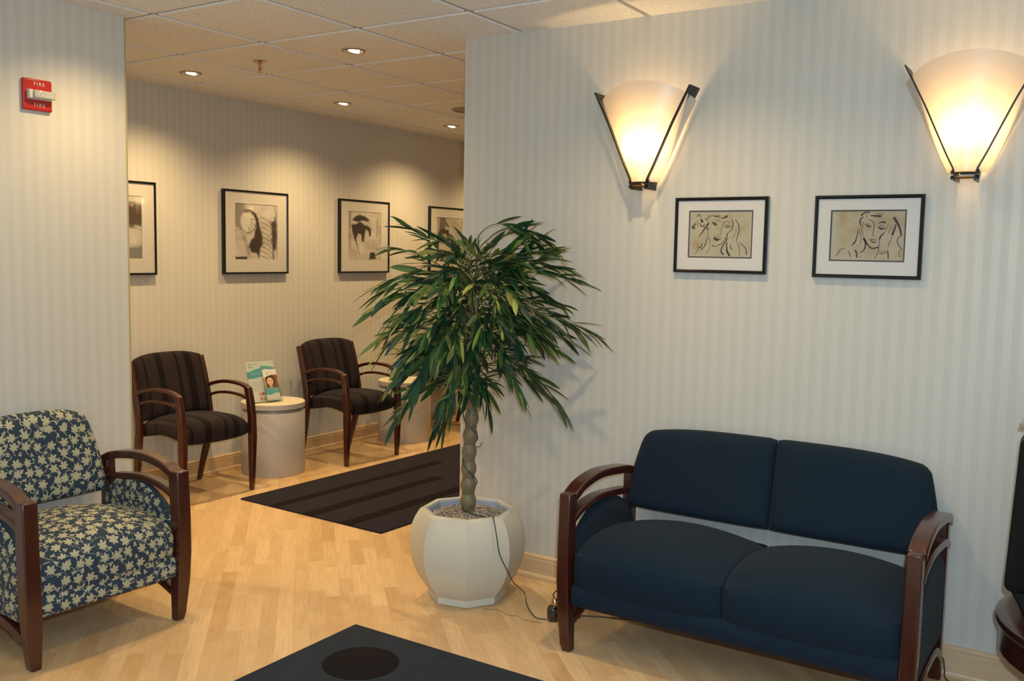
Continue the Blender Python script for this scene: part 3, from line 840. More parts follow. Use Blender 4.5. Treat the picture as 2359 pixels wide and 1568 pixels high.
for fn, x0, x1, lab, nm in ((art_storm, -.105, .466, 'tall framed abstract print at the left wall edge, cut off by it', 0), (art_oval, .985, 1.557, 'tall framed abstract print with pale oval and dark curved shape above the first white table', 0),
                        (art_mushroom, 2.085, 2.657, 'tall framed abstract print with dark mushroom shape left of the tree top', 0), (art_arch, 3.190, 3.762, 'tall framed abstract print with dark arch, behind the tree top at the right wall edge', 0)):
    frame_obj('framed_print', x1-x0, .562, .013, .030, (M['matc'], plain('thin_plate_line', (.42, .38, .31), .9)), .375, .375, fn, lab, BIG, ((x0+x1)/2, BY, 1.603), 0, bz=.005, line=.0015)
# ribbons of ink over the two line drawings
def ribbons(strokes, box_px, w, h, y, parent):
    bm = bmesh.new(); x0, y0, x1, y1 = box_px
    for st in strokes:
        wd, pts = st[0], st[1:]
        P = [Vector((((px-x0)/(x1-x0)-.5)*w, 0, (.5-(py-y0)/(y1-y0))*h)) for px, py in pts]
        Q = catmull(P, 5) if len(P) > 2 else [P[0].lerp(P[1], k/4) for k in range(5)]
        n = len(Q); L_ = []; R_ = []
        for i, q in enumerate(Q):
            tg = Q[min(i+1, n-1)]-Q[max(i-1, 0)]
            if tg.length < 1e-9: tg = Vector((1, 0, 0))
            tg.normalize(); nm = Vector((-tg.z, 0, tg.x))
            t = i/(n-1)
            if isinstance(wd, tuple): ww = wd[0]+(wd[1]-wd[0])*t
            else: ww = wd*(.45+.55*math.sin(PI*min(1, max(0, t)))**.6)
            ww *= w/(x1-x0)/2
            L_.append(bm.verts.new((q.x+nm.x*ww, y, q.z+nm.z*ww))); R_.append(bm.verts.new((q.x-nm.x*ww, y, q.z-nm.z*ww)))
        for i in range(n-1): bm.faces.new((L_[i], L_[i+1], R_[i+1], R_[i]))
    me = bpy.data.meshes.new('ink_drawing'); bm.to_mesh(me); bm.free()
    return link('ink_drawing', me, M['ink'], parent)
FACE1 = [
 (14, (535, 505), (572, 462), (604, 520)), (34, (604, 545), (628, 575), (640, 605)), (18, (440, 672), (470, 690), (495, 635), (530, 620)), (18, (455, 660), (478, 712), (520, 690)), (10, (470, 655), (520, 660)),
 (9, (525, 560), (560, 600), (548, 640), (575, 690)), (16, (595, 605), (610, 655), (650, 672), (680, 625)), (10, (670, 525), (715, 560), (730, 580)), (12, (720, 550), (745, 500), (795, 482)),
 (14, (810, 480), (880, 490), (955, 486)), (8, (840, 500), (930, 510), (990, 530)), ((12, 38), (975, 525), (1030, 515), (1070, 485)), ((30, 8), (748, 612), (690, 700), (630, 790), (570, 862)),
 (26, (735, 690), (732, 740)), (8, (732, 740), (745, 840), (775, 930), (795, 1000)), (7, (820, 550), (890, 562), (935, 570), (960, 605)),
 (22, (812, 595), (850, 635), (908, 645)), (8, (815, 595), (860, 600), (900, 625)), (18, (845, 612), (870, 620)), (8, (965, 840), (975, 740), (990, 660), (1025, 595), (1080, 588), (1130, 620)),
 (14, (1035, 660), (1080, 692), (1150, 655)), (7, (1040, 655), (1080, 645), (1120, 660)), (14, (1075, 662), (1085, 672)), (6, (905, 805), (935, 815), (962, 838)),
 (9, (838, 840), (880, 850), (900, 865), (930, 865), (970, 888)), (38, (845, 870), (890, 905), (945, 905)), (10, (945, 905), (975, 885)),
 (14, (1150, 545), (1175, 620), (1160, 720), (1090, 790)), ((16, 8), (1090, 790), (1060, 880), (1000, 965), (900, 1020)), (14, (820, 1005), (850, 1022), (890, 1022)),
 (14, (1215, 555), (1265, 630), (1288, 730), (1265, 830), (1245, 940)), (6, (1230, 680), (1230, 780), (1165, 920)), (8, (1245, 940), (1290, 1020), (1312, 1165)), (14, (1300, 1180), (1316, 1168)),
 ((8, 16), (1295, 950), (1370, 1010), (1415, 1080), (1425, 1165)), ((14, 26), (1095, 870), (1060, 940), (1010, 1020), (985, 1090), (1000, 1145), (1035, 1165)),
 ((14, 34), (1085, 950), (1080, 1040), (1095, 1120), (1140, 1190)), (14, (1145, 985), (1155, 1050), (1185, 1078)), (14, (725, 870), (710, 970), (670, 1050), (610, 1105)),
 (18, (650, 975), (620, 1040), (580, 1055)), (8, (562, 965), (572, 1040), (560, 1110), (512, 1180)), (7, (795, 1000), (785, 1070), (740, 1120), (716, 1168))]
FACE2 = [
 ((28, 16), (890, 515), (950, 470), (1030, 458)), (7, (960, 510), (975, 540), (990, 495), (1030, 482)), ((14, 40), (1040, 512), (1110, 522), (1205, 526)), (8, (1105, 480), (1180, 488), (1235, 498), (1245, 470)),
 (22, (930, 535), (885, 570), (880, 630), (900, 675)), (10, (935, 600), (930, 660), (912, 720), (925, 790), (945, 860)), (12, (1010, 572), (1080, 610), (1105, 670), (1098, 760), (1085, 825)), (9, (1085, 825), (1118, 832)),
 (22, (960, 645), (1010, 685), (1065, 688)), (7, (975, 630), (1020, 640), (1060, 680)), (26, (1010, 660), (1025, 672)), ((12, 32), (1170, 635), (1220, 618), (1285, 622)),
 (26, (1165, 690), (1215, 725), (1280, 712)), (7, (1175, 680), (1220, 665), (1280, 680)), (28, (1210, 690), (1225, 700)),
 (10, (1040, 880), (1070, 895), (1100, 885), (1125, 900), (1168, 900)), (18, (1060, 895), (1105, 935), (1155, 928)), (9, (1320, 645), (1300, 720), (1270, 790)), (22, (1270, 780), (1215, 840), (1198, 900)),
 (12, (1198, 900), (1195, 990), (1185, 1080), (1140, 1190)), (20, (1145, 1180), (1142, 1192)), (8, (1345, 645), (1350, 720), (1325, 820)), (6, (1390, 650), (1390, 760)), ((20, 36), (1440, 655), (1420, 740), (1388, 820)),
 (9, (1395, 820), (1375, 900), (1345, 960), (1335, 1060)), (20, (1335, 1060), (1345, 1130), (1350, 1200)), (8, (1195, 1082), (1260, 1078), (1335, 1055)), (13, (1195, 1102), (1260, 1108), (1330, 1080)),
 ((44, 24), (1402, 545), (1460, 630), (1505, 720), (1530, 830)), (14, (1530, 835), (1480, 880), (1480, 940), (1520, 1000), (1552, 1050)), (9, (1552, 1050), (1510, 1075), (1520, 1110), (1500, 1120)), (8, (1508, 1135), (1530, 1150), (1515, 1160)),
 (26, (945, 865), (985, 930), (1030, 985)), ((20, 22), (1030, 985), (1090, 1030), (1190, 1008)), ((34, 10), (950, 870), (985, 950), (965, 1050), (905, 1105)),
 (8, (875, 690), (880, 770), (905, 860), (900, 960), (845, 995)), ((8, 26), (850, 735), (845, 830), (820, 920), (785, 970)), (14, (785, 972), (750, 988)), (12, (665, 1038), (590, 1050), (550, 1110), (515, 1170)),
 (12, (710, 1065), (740, 1130), (755, 1188)), (26, (820, 1050), (850, 1110), (855, 1185)), (6, (905, 1140), (925, 1190))]
def wash1(u, v):
    c = (.46, .42, .30); n = fbm(u*6, v*5)
    c = lerp3(c, (.40, .33, .20), max(0, min(1, (n-.35)*2)))
    c = lerp3(c, (.46, .44, .36), 1-sstep(0, .10, min(u, v, 1-u, 1-v)))
    c = soft(c, math.hypot(u-.13, (v-.72)*.8)-.07, .10, (.38, .25, .12), .8)
    return c
def wash2(u, v):
    c = (.46, .41, .29); n = fbm(u*5+3, v*5)
    c = lerp3(c, (.40, .31, .18), max(0, min(1, (n-.30)*2.2)))
    c = lerp3(c, (.46, .44, .36), 1-sstep(0, .16, u))
    c = soft(c, math.hypot(u-.20, (v-.62)*.9)-.05, .16, (.38, .27, .13), .7)
    return c
DR = 'small black framed ink face drawings above the loveseat'
def drawing(loc, wash, faces, px, label, w, h, aw, ah, bz, bx=0):
    o, ar = frame_obj('framed_drawing', w, h, .013, .022, (M['mat'], M['matline']), aw, ah, wash, label, DR, loc, math.radians(-90), bx=bx, bz=bz, line=.0055, res=(50, 36))
    ribbons(faces, px, aw, ah, -.022+.0128, ar)
drawing((WX, -2.793, 1.580), wash1, FACE1, (395, 390, 1520, 1232), 'framed ink drawing of a face with flowers in the hair, above the loveseat', .386, .303, .268, .190, 0.004)
drawing((WX, -3.359, 1.577), wash2, FACE2, (405, 425, 1600, 1240), 'framed ink drawing of a face resting on a hand, above the loveseat', .386, .306, .268, .190, 0.004)

# ------------------------------------------------------------------ sconces
def sconce(loc, label, group, rz):
    """local: wall plane y=0, room towards -y"""
    o = empty('wall_sconce', loc, rz, label, 'wall lamp', group)
    # fins: lateral half distance as a function of height above the fixing point
    LT = ((0, .031), (.01, .031), (.04, .037), (.09, .062), (.17, .098), (.255, .136), (.34, .178), (.41, .214))
    def lat(z):
        for (a, b), (c, d) in zip(LT, LT[1:]):
            if z <= c: return b+(d-b)*(z-a)/(c-a)
        return LT[-1][1]
    ZT = .402
    for s in (-1, 1):
        bm = bmesh.new()
        def plate(z0, z1, ya, yb, n=14):
            t = .0025; rings = []
            for k in range(n+1):
                z = z0+(z1-z0)*k/n; x = s*lat(z)
                fa, fb = ya(z) if callable(ya) else ya, yb(z) if callable(yb) else yb
                rings.append([bm.verts.new(q) for q in ((x-t, fa, z), (x+t, fa, z), (x+t, fb, z), (x-t, fb, z))])
            loop_faces(bm, rings); bm.faces.new(rings[0][::-1]); bm.faces.new(rings[-1])
        plate(0, .044, -.010, -.116, 4)                               # foot of the fin
        plate(.044, .372, lambda z: -.100, -.116, 24)                      # front band
        plate(.044, .372, lambda z: -.012, lambda z: -.050-.030*(max(0, (z-.044))/.331)**1.1, 24)  # rear band, growing upwards
        plate(.372, ZT, -.012, -.116, 6)
        from_bm('fin', bm, M['steel'], o, 30)
    # frosted glass: a conical sheet threaded through the slots of the fins
    bm = bmesh.new(); NU, NV = 40, 26; D = {}
    for i in range(NU+1):
        u = -1+2*i/NU
        ztop = .428-.078*abs(u)**2.0
        for j in range(NV+1):
            v = j/NV; z = .030+(ztop-.030)*v
            half = lat(z)+.032
            x = u*half
            dep = .040+(.086+.030*((z-.03)/.42))*math.cos(u*PI/2*.97)**.80
            D[i, j] = bm.verts.new((x, -dep, z))
    for i in range(NU):
        for j in range(NV): bm.faces.new((D[i, j], D[i+1, j], D[i+1, j+1], D[i, j+1]))
    gl = from_bm('glass_shade', bm, M['frost'], o, 60)
    bm = bmesh.new(); n = 28
    for zc in (.012, .030):
        tube(bm, [(-.045, -.104, zc), (.045, -.104, zc)], .0042, 10)
    from_bm('cross_rod', bm, M['rod'], o, 50)
    for s in (-1, 1):
        for zc in (.012, .030):
            bm = bmesh.new(); tube(bm, [(s*.033, -.104, zc), (s*.043, -.104, zc)], .0072, 6); from_bm('nut', bm, M['steel'], o)
    bm = bmesh.new(); box(bm, -.03, .03, -.014, 0, .03, .17); from_bm('backplate', bm, M['steel'], o, bevel=.003)
    bm = bmesh.new(); tube(bm, [(0, -.012, .10), (0, -.055, .10), (0, -.058, .115)], .006, 8); tube(bm, [(0, -.058, .100), (0, -.058, .130)], .014, 14); from_bm('lamp_holder', bm, M['brass'], o, 50)
    add_light('sconce_bulb', 'POINT', (0, -.066, .180), P_SCONCE, (1.0, 0.62, 0.26), o, radius=.024)
    return o
SG = 'fan shaped glass sconces on the striped partition'
sconce((WX, -2.475, 1.763), 'fan shaped frosted glass sconce with dark fins, above the left ink drawing', SG, math.radians(-90))
sconce((WX, -3.689, 1.766), 'fan shaped frosted glass sconce cut by the right edge, right of the ink drawings', SG, math.radians(-90))
# cone sconces in the lounge beyond, seen mirrored in the glass of two prints
def cone_sconce(loc, label):
    o = empty('cone_sconce', loc, math.radians(180), label, 'wall lamp', 'cone sconces in the lounge beyond the partition')
    bm = bmesh.new(); NU = 20
    D = [[bm.verts.new((math.cos(PI*i/NU)*(.03+.075*v)*-1, -.005-math.sin(PI*i/NU)*(.03+.06*v), -.17+.34*v)) for v in (0, .25, .5, .75, 1)] for i in range(NU+1)]
    loop_faces(bm, D, closed=False); from_bm('glass_shade', bm, M['frost'], o, 60)
    bm = bmesh.new(); box(bm, -.025, .025, -.012, 0, -.19, -.10); from_bm('backplate', bm, M['steel'], o, bevel=.003)
    add_light('cone_bulb', 'POINT', (0, -.045, -.02), 5, WARM, o, radius=.02)
cone_sconce((3.55, -3.6, 2.03), 'cone shaped glass sconce nearer the partition, on the lounge wall')
cone_sconce((5.13, -3.6, 2.03), 'cone shaped glass sconce farther from the partition, on the lounge wall')

# ------------------------------------------------------------------ ceiling fittings
def downlight(x, y, label, tilt=.25, power=None):
    o = empty('downlight', (x, y, HC), 0, label, 'ceiling light', 'round recessed downlights')
    bm = bmesh.new(); lathe(bm, [(.060, .001), (.060, -.003), (.056, -.006), (.046, -.0055), (.040, -.001), (.038, .0005)], 40, capb=False, capt=False); from_bm('trim_ring', bm, M['trim'], o, 50)
    bm = bmesh.new(); lathe(bm, [(.042, -.0008), (.0001, -.0010)], 40, capb=False, capt=False); from_bm('recess_shade_disc', bm, M['rod'], o)  # flat disc, its dark tone stands for the shade inside the fitting
    bm = bmesh.new(); lathe(bm, [(.028, .004), (.029, -.002), (.020, -.006), (.0001, -.0075)], 32, capb=False, capt=False)
    b = from_bm('lamp_lens', bm, M['bulb'], o, 60); b.location = (0.002, 0, -.004); b.rotation_euler = (tilt, 0, 0)
    add_light('downlight_beam', 'SPOT', (0, 0, -.022), power or P_DOWN, WARM, o, radius=.028, cone=math.radians(138), blend=1.0)
for x, y, l in ((.345, .350, 'recessed downlight nearest the left wall edge, in front of the back wall'), (.335, -.890, 'recessed downlight nearest the camera, right of the sprinkler'),
                (1.560, .325, 'recessed downlight above the middle plum chair'), (2.800, .340, 'farthest recessed downlight, by the round ceiling vent')):
    downlight(x, y, l)
for x, y, k in ((-.885, -.895, 1.25), (-.305, -2.743, 1.5), (-1.83, -2.74, .5), (-2.13, -.895, .6), (4.05, .34, 1), (2.74, -1.8, 1), (4.6, -1.8, 1), (-.305, -4.6, .6), (-.9, .34, 1), (-2.13, -5.2, .6)):  # first two follow from wall scallop and sofa shadow, the rest are added light
    downlight(x, y, 'unseen recessed downlight outside the picture', power=k*(P_DOWN if y > 0 else P_FRONT))
def sprinkler():
    o = empty('sprinkler', (.300, -.262, HC), 0, 'brass fire sprinkler head with red bulb hanging from the ceiling tile', 'sprinkler')
    bm = bmesh.new(); lathe(bm, [(.036, 0), (.037, -.003), (.030, -.006), (.012, -.007)], 32, capb=False); from_bm('escutcheon', bm, M['brass'], o, 40)
    bm = bmesh.new()
    for s in (-1, 1):
        tube(bm, catmull([(s*.008, 0, -.005), (s*.014, 0, -.022), (s*.013, 0, -.036), (s*.003, 0, -.050)], 4), .0022, 8)
    tube(bm, [(0, 0, -.044), (0, 0, -.058)], .004, 10); from_bm('yoke', bm, M['brass'], o, 50)
    bm = bmesh.new(); tube(bm, [(0, 0, -.006), (0, 0, -.046)], .003, 10); from_bm('glass_bulb', bm, M['redbulb'], o, 50)['label'] = 'red bulb'
    bm = bmesh.new()
    lathe(bm, [(.003, -.056), (.017, -.058), (.018, -.060), (.004, -.060)], 24); from_bm('deflector', bm, M['brass'], o, 40)
sprinkler()
def vent():
    o = empty('ceiling_vent', (2.17, -.285, HC), 0, 'round tan ceiling speaker grille partly behind the partition edge', 'ceiling grille')
    bm = bmesh.new(); lathe(bm, [(.125, 0), (.125, -.004), (.118, -.010), (.104, -.010), (.102, -.004)], 56, capb=False, capt=False); from_bm('trim_ring', bm, M['trim'], o, 50)
    bm = bmesh.new(); 
    for k in range(6): lathe(bm, [(.100-.016*k, -.003), (.098-.016*k, -.006), (.088-.016*k, -.006), (.086-.016*k, -.003)], 48, capb=False, capt=False)
    lathe(bm, [(.103, -.0028), (.0001, -.003)], 48, capb=False, capt=False); from_bm('grille', bm, plain('grille_tan', (.40, .34, .25), .6), o, 40)
vent()

# ------------------------------------------------------------------ fire alarm strobe
def letters(text, size, mat, parent, loc, name='lettering', space=1.25, rot=(PI/2, 0, 0), ext=.0004):
    cu = bpy.data.curves.new(name, 'FONT'); cu.body = text; cu.size = size; cu.align_x = 'CENTER'; cu.align_y = 'CENTER'; cu.space_character = space; cu.extrude = ext
    t = bpy.data.objects.new(name, cu); COL.objects.link(t)
    dg = bpy.context.evaluated_depsgraph_get(); me = bpy.data.meshes.new_from_object(t.evaluated_get(dg))
    bpy.data.objects.remove(t); bpy.data.curves.remove(cu)
    me.name = name; me.materials.clear(); o = link(name, me, mat, parent); o.location = loc; o.rotation_euler = rot
    return o
def alarm():
    o = empty('fire_alarm_strobe', (-1.0575, LY, 2.086), 0, 'red fire alarm strobe with a clear lens on the left wall', 'fire alarm')
    bm = bmesh.new(); box(bm, -.061, .061, -.016, 0, -.062, .062); from_bm('plate', bm, M['red'], o, bevel=.006, seg=3)
    for z in (.042, -.040):
        letters('FIRE', .0195, M['wlet'], o, (.006, -.0165, z), space=1.35)
    bm = bmesh.new(); box(bm, -.046, -.028, -.036, -.014, -.017, .017); box(bm, -.046, .058, -.020, -.014, -.019, .019); from_bm('lens_housing', bm, M['wplas'], o, bevel=.003)['label'] = 'white plastic housing'
    bm = bmesh.new(); box(bm, -.030, .060, -.046, -.018, -.0155, .0155); from_bm('strobe_lens', bm, M['lens'], o, bevel=.004)['label'] = 'clear strobe lens'
    for k, (x, z) in enumerate(((-.006, .008), (.002, -.004), (.012, .006), (.020, -.006), (.030, .004), (.040, -.005), (-.014, -.003))):
        bm = bmesh.new(); bmesh.ops.create_icosphere(bm, subdivisions=1, radius=.0032); f = from_bm('lens_facet', bm, M['facet'], o); f.location = (x, -.046, z)
alarm()

# ------------------------------------------------------------------ potted bamboo tree
PX, PY_ = .040, -1.832
def octa(bm, prof, a0, capb=True, capt=False, mi=0):
    lathe(bm, prof, 8, a0, capb=capb, capt=capt, mi=mi)
def pot():
    o = empty('planter', (PX, PY_, 0), 0, 'eight-sided cream stone planter holding the tree, in front of the partition', 'planter')
    a0 = math.radians(214.5)
    bm = bmesh.new()
    body = [(.172, .034), (.190, .058), (.216, .095), (.236, .140), (.249, .190), (.254, .235), (.252, .275), (.243, .315), (.229, .350), (.214, .375), (.206, .386), (.198, .390), (.182, .388), (.176, .380), (.176, .345)]
    rings = [(.166, 0), (.170, .003), (.170, .032)]
    octa(bm, rings+body, a0)
    p = from_bm('pot_body', bm, [M['pot'], M['potin']], o, 28)
    for f in p.data.polygons:
        c = f.center
        if math.hypot(c.x, c.y) < .175 and c.z > .34: f.material_index = 1
    bm = bmesh.new(); n = 60; rr = 12
    verts = []
    for j in range(rr+1):
        r = .1755*j/rr; ring = []
        for k in range(n):
            a = a0+2*PI*k/n; q = (a-a0) % (PI/4)-PI/8; rad = r*math.cos(PI/8)/math.cos(q) if j else 0
            ring.append(bm.verts.new((rad*math.cos(a), rad*math.sin(a), .354+.010*(1-j/rr)+.004*math.sin(9*a+j)*(j/rr))))
        verts.append(ring)
    loop_faces(bm, verts[1:]); bm.faces.new(verts[1])
    for v in verts[0]: bm.verts.remove(v)
    from_bm('soil', bm, M['soil'], o, 80)
    bm = bmesh.new(); cols = []
    for k in range(1500):
        a = random.uniform(0, 2*PI); r = .162*math.sqrt(random.random()); s = random.uniform(.0026, .0052)
        mt = Matrix.Translation((r*math.cos(a), r*math.sin(a), .358+.010*(1-r/.17)+random.uniform(-.001, .003))) @ Matrix.Rotation(random.uniform(0, 6), 4, 'Z') @ Matrix.Diagonal((s*1.3, s, s*.7, 1))
        g_ = bmesh.ops.create_icosphere(bm, subdivisions=1, radius=1, matrix=mt)
        mi = random.choice((0, 0, 1, 1, 2, 3))
        for v in g_['verts']:
            for f in v.link_faces: f.material_index = mi
    pb = from_bm('pebbles', bm, [plain('tan_pebble', (.42, .32, .23), .8), plain('pink_grey_pebble', (.36, .29, .25), .8), plain('pale_pebble', (.56, .50, .42), .8), plain('dark_pebble', (.12, .09, .07), .8)], o, 80)
    pb['kind'] = 'stuff'
pot()

def tree():
    o = empty('bamboo_tree', (PX, PY_, .36), 0, 'artificial bamboo tree with a knobbly trunk growing in the cream planter', 'tree')
    rng = random.Random(11)
    er = Vector((.542, -.840, 0)); ef = Vector((.840, .542, 0))
    C0 = Vector((0, 0, -.36))     # so local points can be given in floor heights
    # trunk: swollen nodes
    def trunk(path, r0, r1, step, ph):
        Q = catmull(path, 40 if len(path) < 5 else 26); R = []; s = 0
        for i, q in enumerate(Q):
            if i: s += (Q[i]-Q[i-1]).length
            f = (s/step+ph) % 1.0
            swell = .80+.34*math.sin(PI*f)**1.2+(.10 if f < .06 or f > .94 else 0)
            R.append((r0+(r1-r0)*i/len(Q))*swell)
        bm = bmesh.new(); tube(bm, [q+C0 for q in Q], R, 20); return bm
    P1 = [Vector((.012, .006, .33)), Vector((.004, .002, .50)), Vector((0, 0, .68))+er*.004, Vector((0, 0, .90))+er*.018, Vector((0, 0, 1.10))+er*.020, Vector((0, 0, 1.30))+er*.01]
    from_bm('trunk', trunk(P1, .0315, .024, .073, .3), M['cane'], o, 80)
    P2 = [Vector((0, 0, .80))-er*.0+ef*.02, Vector((0, 0, .95))-er*.012+ef*.03, Vector((0, 0, 1.15))-er*.018+ef*.03, Vector((0, 0, 1.32))-er*.02]
    from_bm('thin_cane', trunk(P2, .011, .009, .05, .1), plain('orange_brown_cane', (.28, .14, .06), .5, noise_amt=.3), o, 80)
    # sprays: (right, height) of the tip measured across the crown, depth towards the camera negative
    def wp(r, z, d=0): return Vector((0, 0, z))+er*r+ef*d
    K = 1/539.0
    def px(x, y): return (x-1068)*K, 1.626-(y-508)*.001895
    tips = [  # x, y of the outermost leaf tip, depth, leaves
        (836, 672, .0, 11), (838, 716, -.1, 11), (868, 568, .1, 10), (915, 523, .05, 9), (855, 785, .05, 8), (858, 815, -.12, 9), (905, 845, -.2, 9), (890, 975, -.05, 9), (862, 915, .1, 8),
        (985, 1005, -.08, 8), (1005, 985, -.15, 8), (930, 935, -.2, 8), (1255, 572, -.05, 12), (1180, 520, .1, 8), (1300, 612, -.1, 10), (1335, 648, -.05, 11), (1380, 768, -.1, 11), (1340, 765, .05, 8), (1258, 778, .1, 9),
        (1298, 942, -.12, 12), (1262, 918, 0, 9), (1205, 935, -.2, 7), (1118, 950, -.1, 7), (1200, 830, -.2, 8), (1270, 740, -.15, 10),
        (1002, 692, -.42, 9), (998, 842, -.45, 9), (1085, 672, -.42, 9), (1195, 698, -.42, 9), (1140, 718, -.36, 9), (1040, 812, -.38, 9), (955, 672, -.34, 9), (910, 740, -.30, 9), (1110, 795, -.36, 9),
        (1150, 810, -.32, 8), (960, 800, -.36, 8), (1230, 660, -.30, 9), (1060, 900, -.28, 8), (950, 890, -.30, 9), (1170, 880, -.25, 7), (1020, 960, -.22, 7), (1060, 560, .1, 9), (980, 560, 0, 9), (1100, 580, -.2, 8), (1190, 600, -.25, 8)]
    twigs = bmesh.new(); fol = bmesh.new(); uvl = fol.loops.layers.uv.new('UVMap'); cl = fol.loops.layers.float_color.new('Col')
    def leaf(p, d, ln, wd, col, droop):
        d = d.normalized(); sd = d.cross(Vector((rng.uniform(-.5, .5), rng.uniform(-.5, .5), 1))).normalized(); up = sd.cross(d).normalized()
        if rng.random() < .5: sd, up = (sd*math.cos(.7)+up*math.sin(.7)), (up*math.cos(.7)-sd*math.sin(.7))
        N = 8; rows = []
        q = p.copy(); dd = d.copy()
        for i in range(N+1):
            t = i/N; ww = wd*(math.sin(PI*min(1, t*.94+.05)**.86))**.80*(1.0 if t < .99 else 0.02)
            fold = up*ww*.28
            row = []
            for c_ in (q-sd*ww+fold, q.copy(), q+sd*ww+fold):
                if c_.x > .315: c_.x = .315+(c_.x-.315)*.25
                row.append(fol.verts.new(c_))
            rows.append(row)
            dd = (dd+Vector((0, 0, -droop))).normalized(); q = q+dd*ln/N
        for i in range(N):
            for a in (0, 1):
                f = fol.faces.new((rows[i][a], rows[i][a+1], rows[i+1][a+1], rows[i+1][a])); f.smooth = True
                k = 1.0+(.12 if a else -.05)
                for l, uv in zip(f.loops, ((a/2, i/N), ((a+1)/2, i/N), ((a+1)/2, (i+1)/N), (a/2, (i+1)/N))):
                    l[uvl].uv = uv; l[cl] = (min(1, col[0]*k), min(1, col[1]*k), min(1, col[2]*k), 1)
    def leafcol():
        q = rng.random()
        if q < .58: return (.010+.014*rng.random(), .040+.032*rng.random(), .018+.014*rng.random())
        if q < .83: return (.040+.03*rng.random(), .095+.05*rng.random(), .026)
        if q < .95: return (.13+.07*rng.random(), .19+.07*rng.random(), .055)
        return (.32, .38, .10)
    def spray(tip, start, n, lift):
        v = tip-start
        c1 = start+v*.30+Vector((0, 0, lift)); c2 = start+v*.72+Vector((0, 0, lift*.8))
        Q = [((1-t)**3*start+3*(1-t)**2*t*c1+3*(1-t)*t*t*c2+t**3*tip) for t in [k/12 for k in range(13)]]
        cut = 10
        tube(twigs, [q+C0 for q in Q[:cut+1]], [.0028*(1-.06*i) for i in range(cut+1)], 5)
        for i in range(n):
            t = .42+.50*(i/(n-1)); k = min(11, int(t*12)); q = Q[k].lerp(Q[k+1], t*12-k); tg = (Q[k+1]-Q[k]).normalized()
            side = tg.cross(Vector((0, 0, 1))).normalized()*(1 if i % 2 else -1)
            d = tg*(.62+.4*t)+side*rng.uniform(.45, 1.15)*(1.15-t)+Vector((0, 0, rng.uniform(-.42, .30)))
            leaf(q+C0, d, rng.uniform(.090, .160), rng.uniform(.0080, .0122), leafcol(), rng.uniform(.0, .055))
        tg = (tip-Q[9]).normalized()
        leaf(Q[9]+C0, tg, (tip-Q[9]).length+.01, .0110, leafcol(), .0)
        leaf(Q[9]+C0, tg+er*.15, (tip-Q[9]).length*.9, .0095, leafcol(), .02)
    for x, y, dpt, n in tips:
        r, z = px(x, y)
        # a point nearer the camera looks larger: shrink it back towards the view centre line
        s = (4.03+dpt)/4.03
        r *= s; z = 1.49+(z-1.49)*s
        tip = wp(r, z, dpt)
        zs = max(.86, min(1.34, z+.10+.25*rng.random()))
        st = wp(.015*rng.uniform(-1, 1), zs, .01)
        spray(tip, st, n, .04+.08*rng.random()+(.05 if z < 1.0 else 0))
    # the tall spray that arches over the top of the crown
    for x, y, xa, ya, d0 in ((1258, 574, 1135, 500, -.03), (1215, 552, 1120, 512, .03), (1180, 545, 1100, 505, -.06)):
        ra, za = px(xa, ya); rt, zt = px(x, y)
        spray(wp(rt, zt, d0), wp(.02, 1.33), 12, 0.0); spray(wp(rt, zt+.01, d0), wp(ra-.03, za-.07, d0), 9, .075)
        tube(twigs, [q+C0 for q in catmull([wp(.015, 1.33), wp(.03, 1.50, d0*.5), wp(ra-.03, za-.07, d0)], 6)], .0025, 5)
    # fillers all round
    for k in range(46):
        a = rng.uniform(0, 2*PI); z = rng.uniform(.92, 1.50); mx = .50*math.sqrt(max(.05, 1-((z-1.22)/.40)**2))
        rad = rng.uniform(.55, .95)*mx
        rr_, dd_ = rad*math.cos(a)*1.0, rad*math.sin(a)*.85
        if dd_ > .25: dd_ = .25
        tip = wp(rr_, z, dd_); st = wp(0, max(.9, min(1.34, z+rng.uniform(-.05, .15))), 0)
        spray(tip, st, rng.randint(7, 9), rng.uniform(.05, .14))
    # the dense heart of the crown
    for k in range(64):
        a = rng.uniform(0, 2*PI); z = rng.uniform(.90, 1.53); rad = rng.uniform(.17, .33)*math.sqrt(max(.2, 1-((z-1.22)/.42)**2))
        tip = wp(rad*math.cos(a), z, rad*math.sin(a)*.9-.03); st = wp(0, max(.9, min(1.36, z+rng.uniform(-.12, .10))), 0)
        spray(tip, st, rng.randint(6, 8), rng.uniform(.0, .08))
    me = bpy.data.meshes.new('foliage'); fol.to_mesh(me); fol.free(); link('foliage', me, M['leaf'], o)
    from_bm('branches', twigs, M['twig'], o, 80)
    # cut twig stubs on the trunk
    for r_, z, dx in ((.030, .655, .05), (-.030, .650, -.03)):
        bm = bmesh.new(); a = wp(r_*.6, z); tube(bm, [a+C0, wp(r_+dx*.4, z+.004)+C0, wp(r_+dx*.55, z+.022*(1 if dx > 0 else -1.6))+C0], .0017, 6); from_bm('wire_stub', bm, M['wire'], o)
tree()

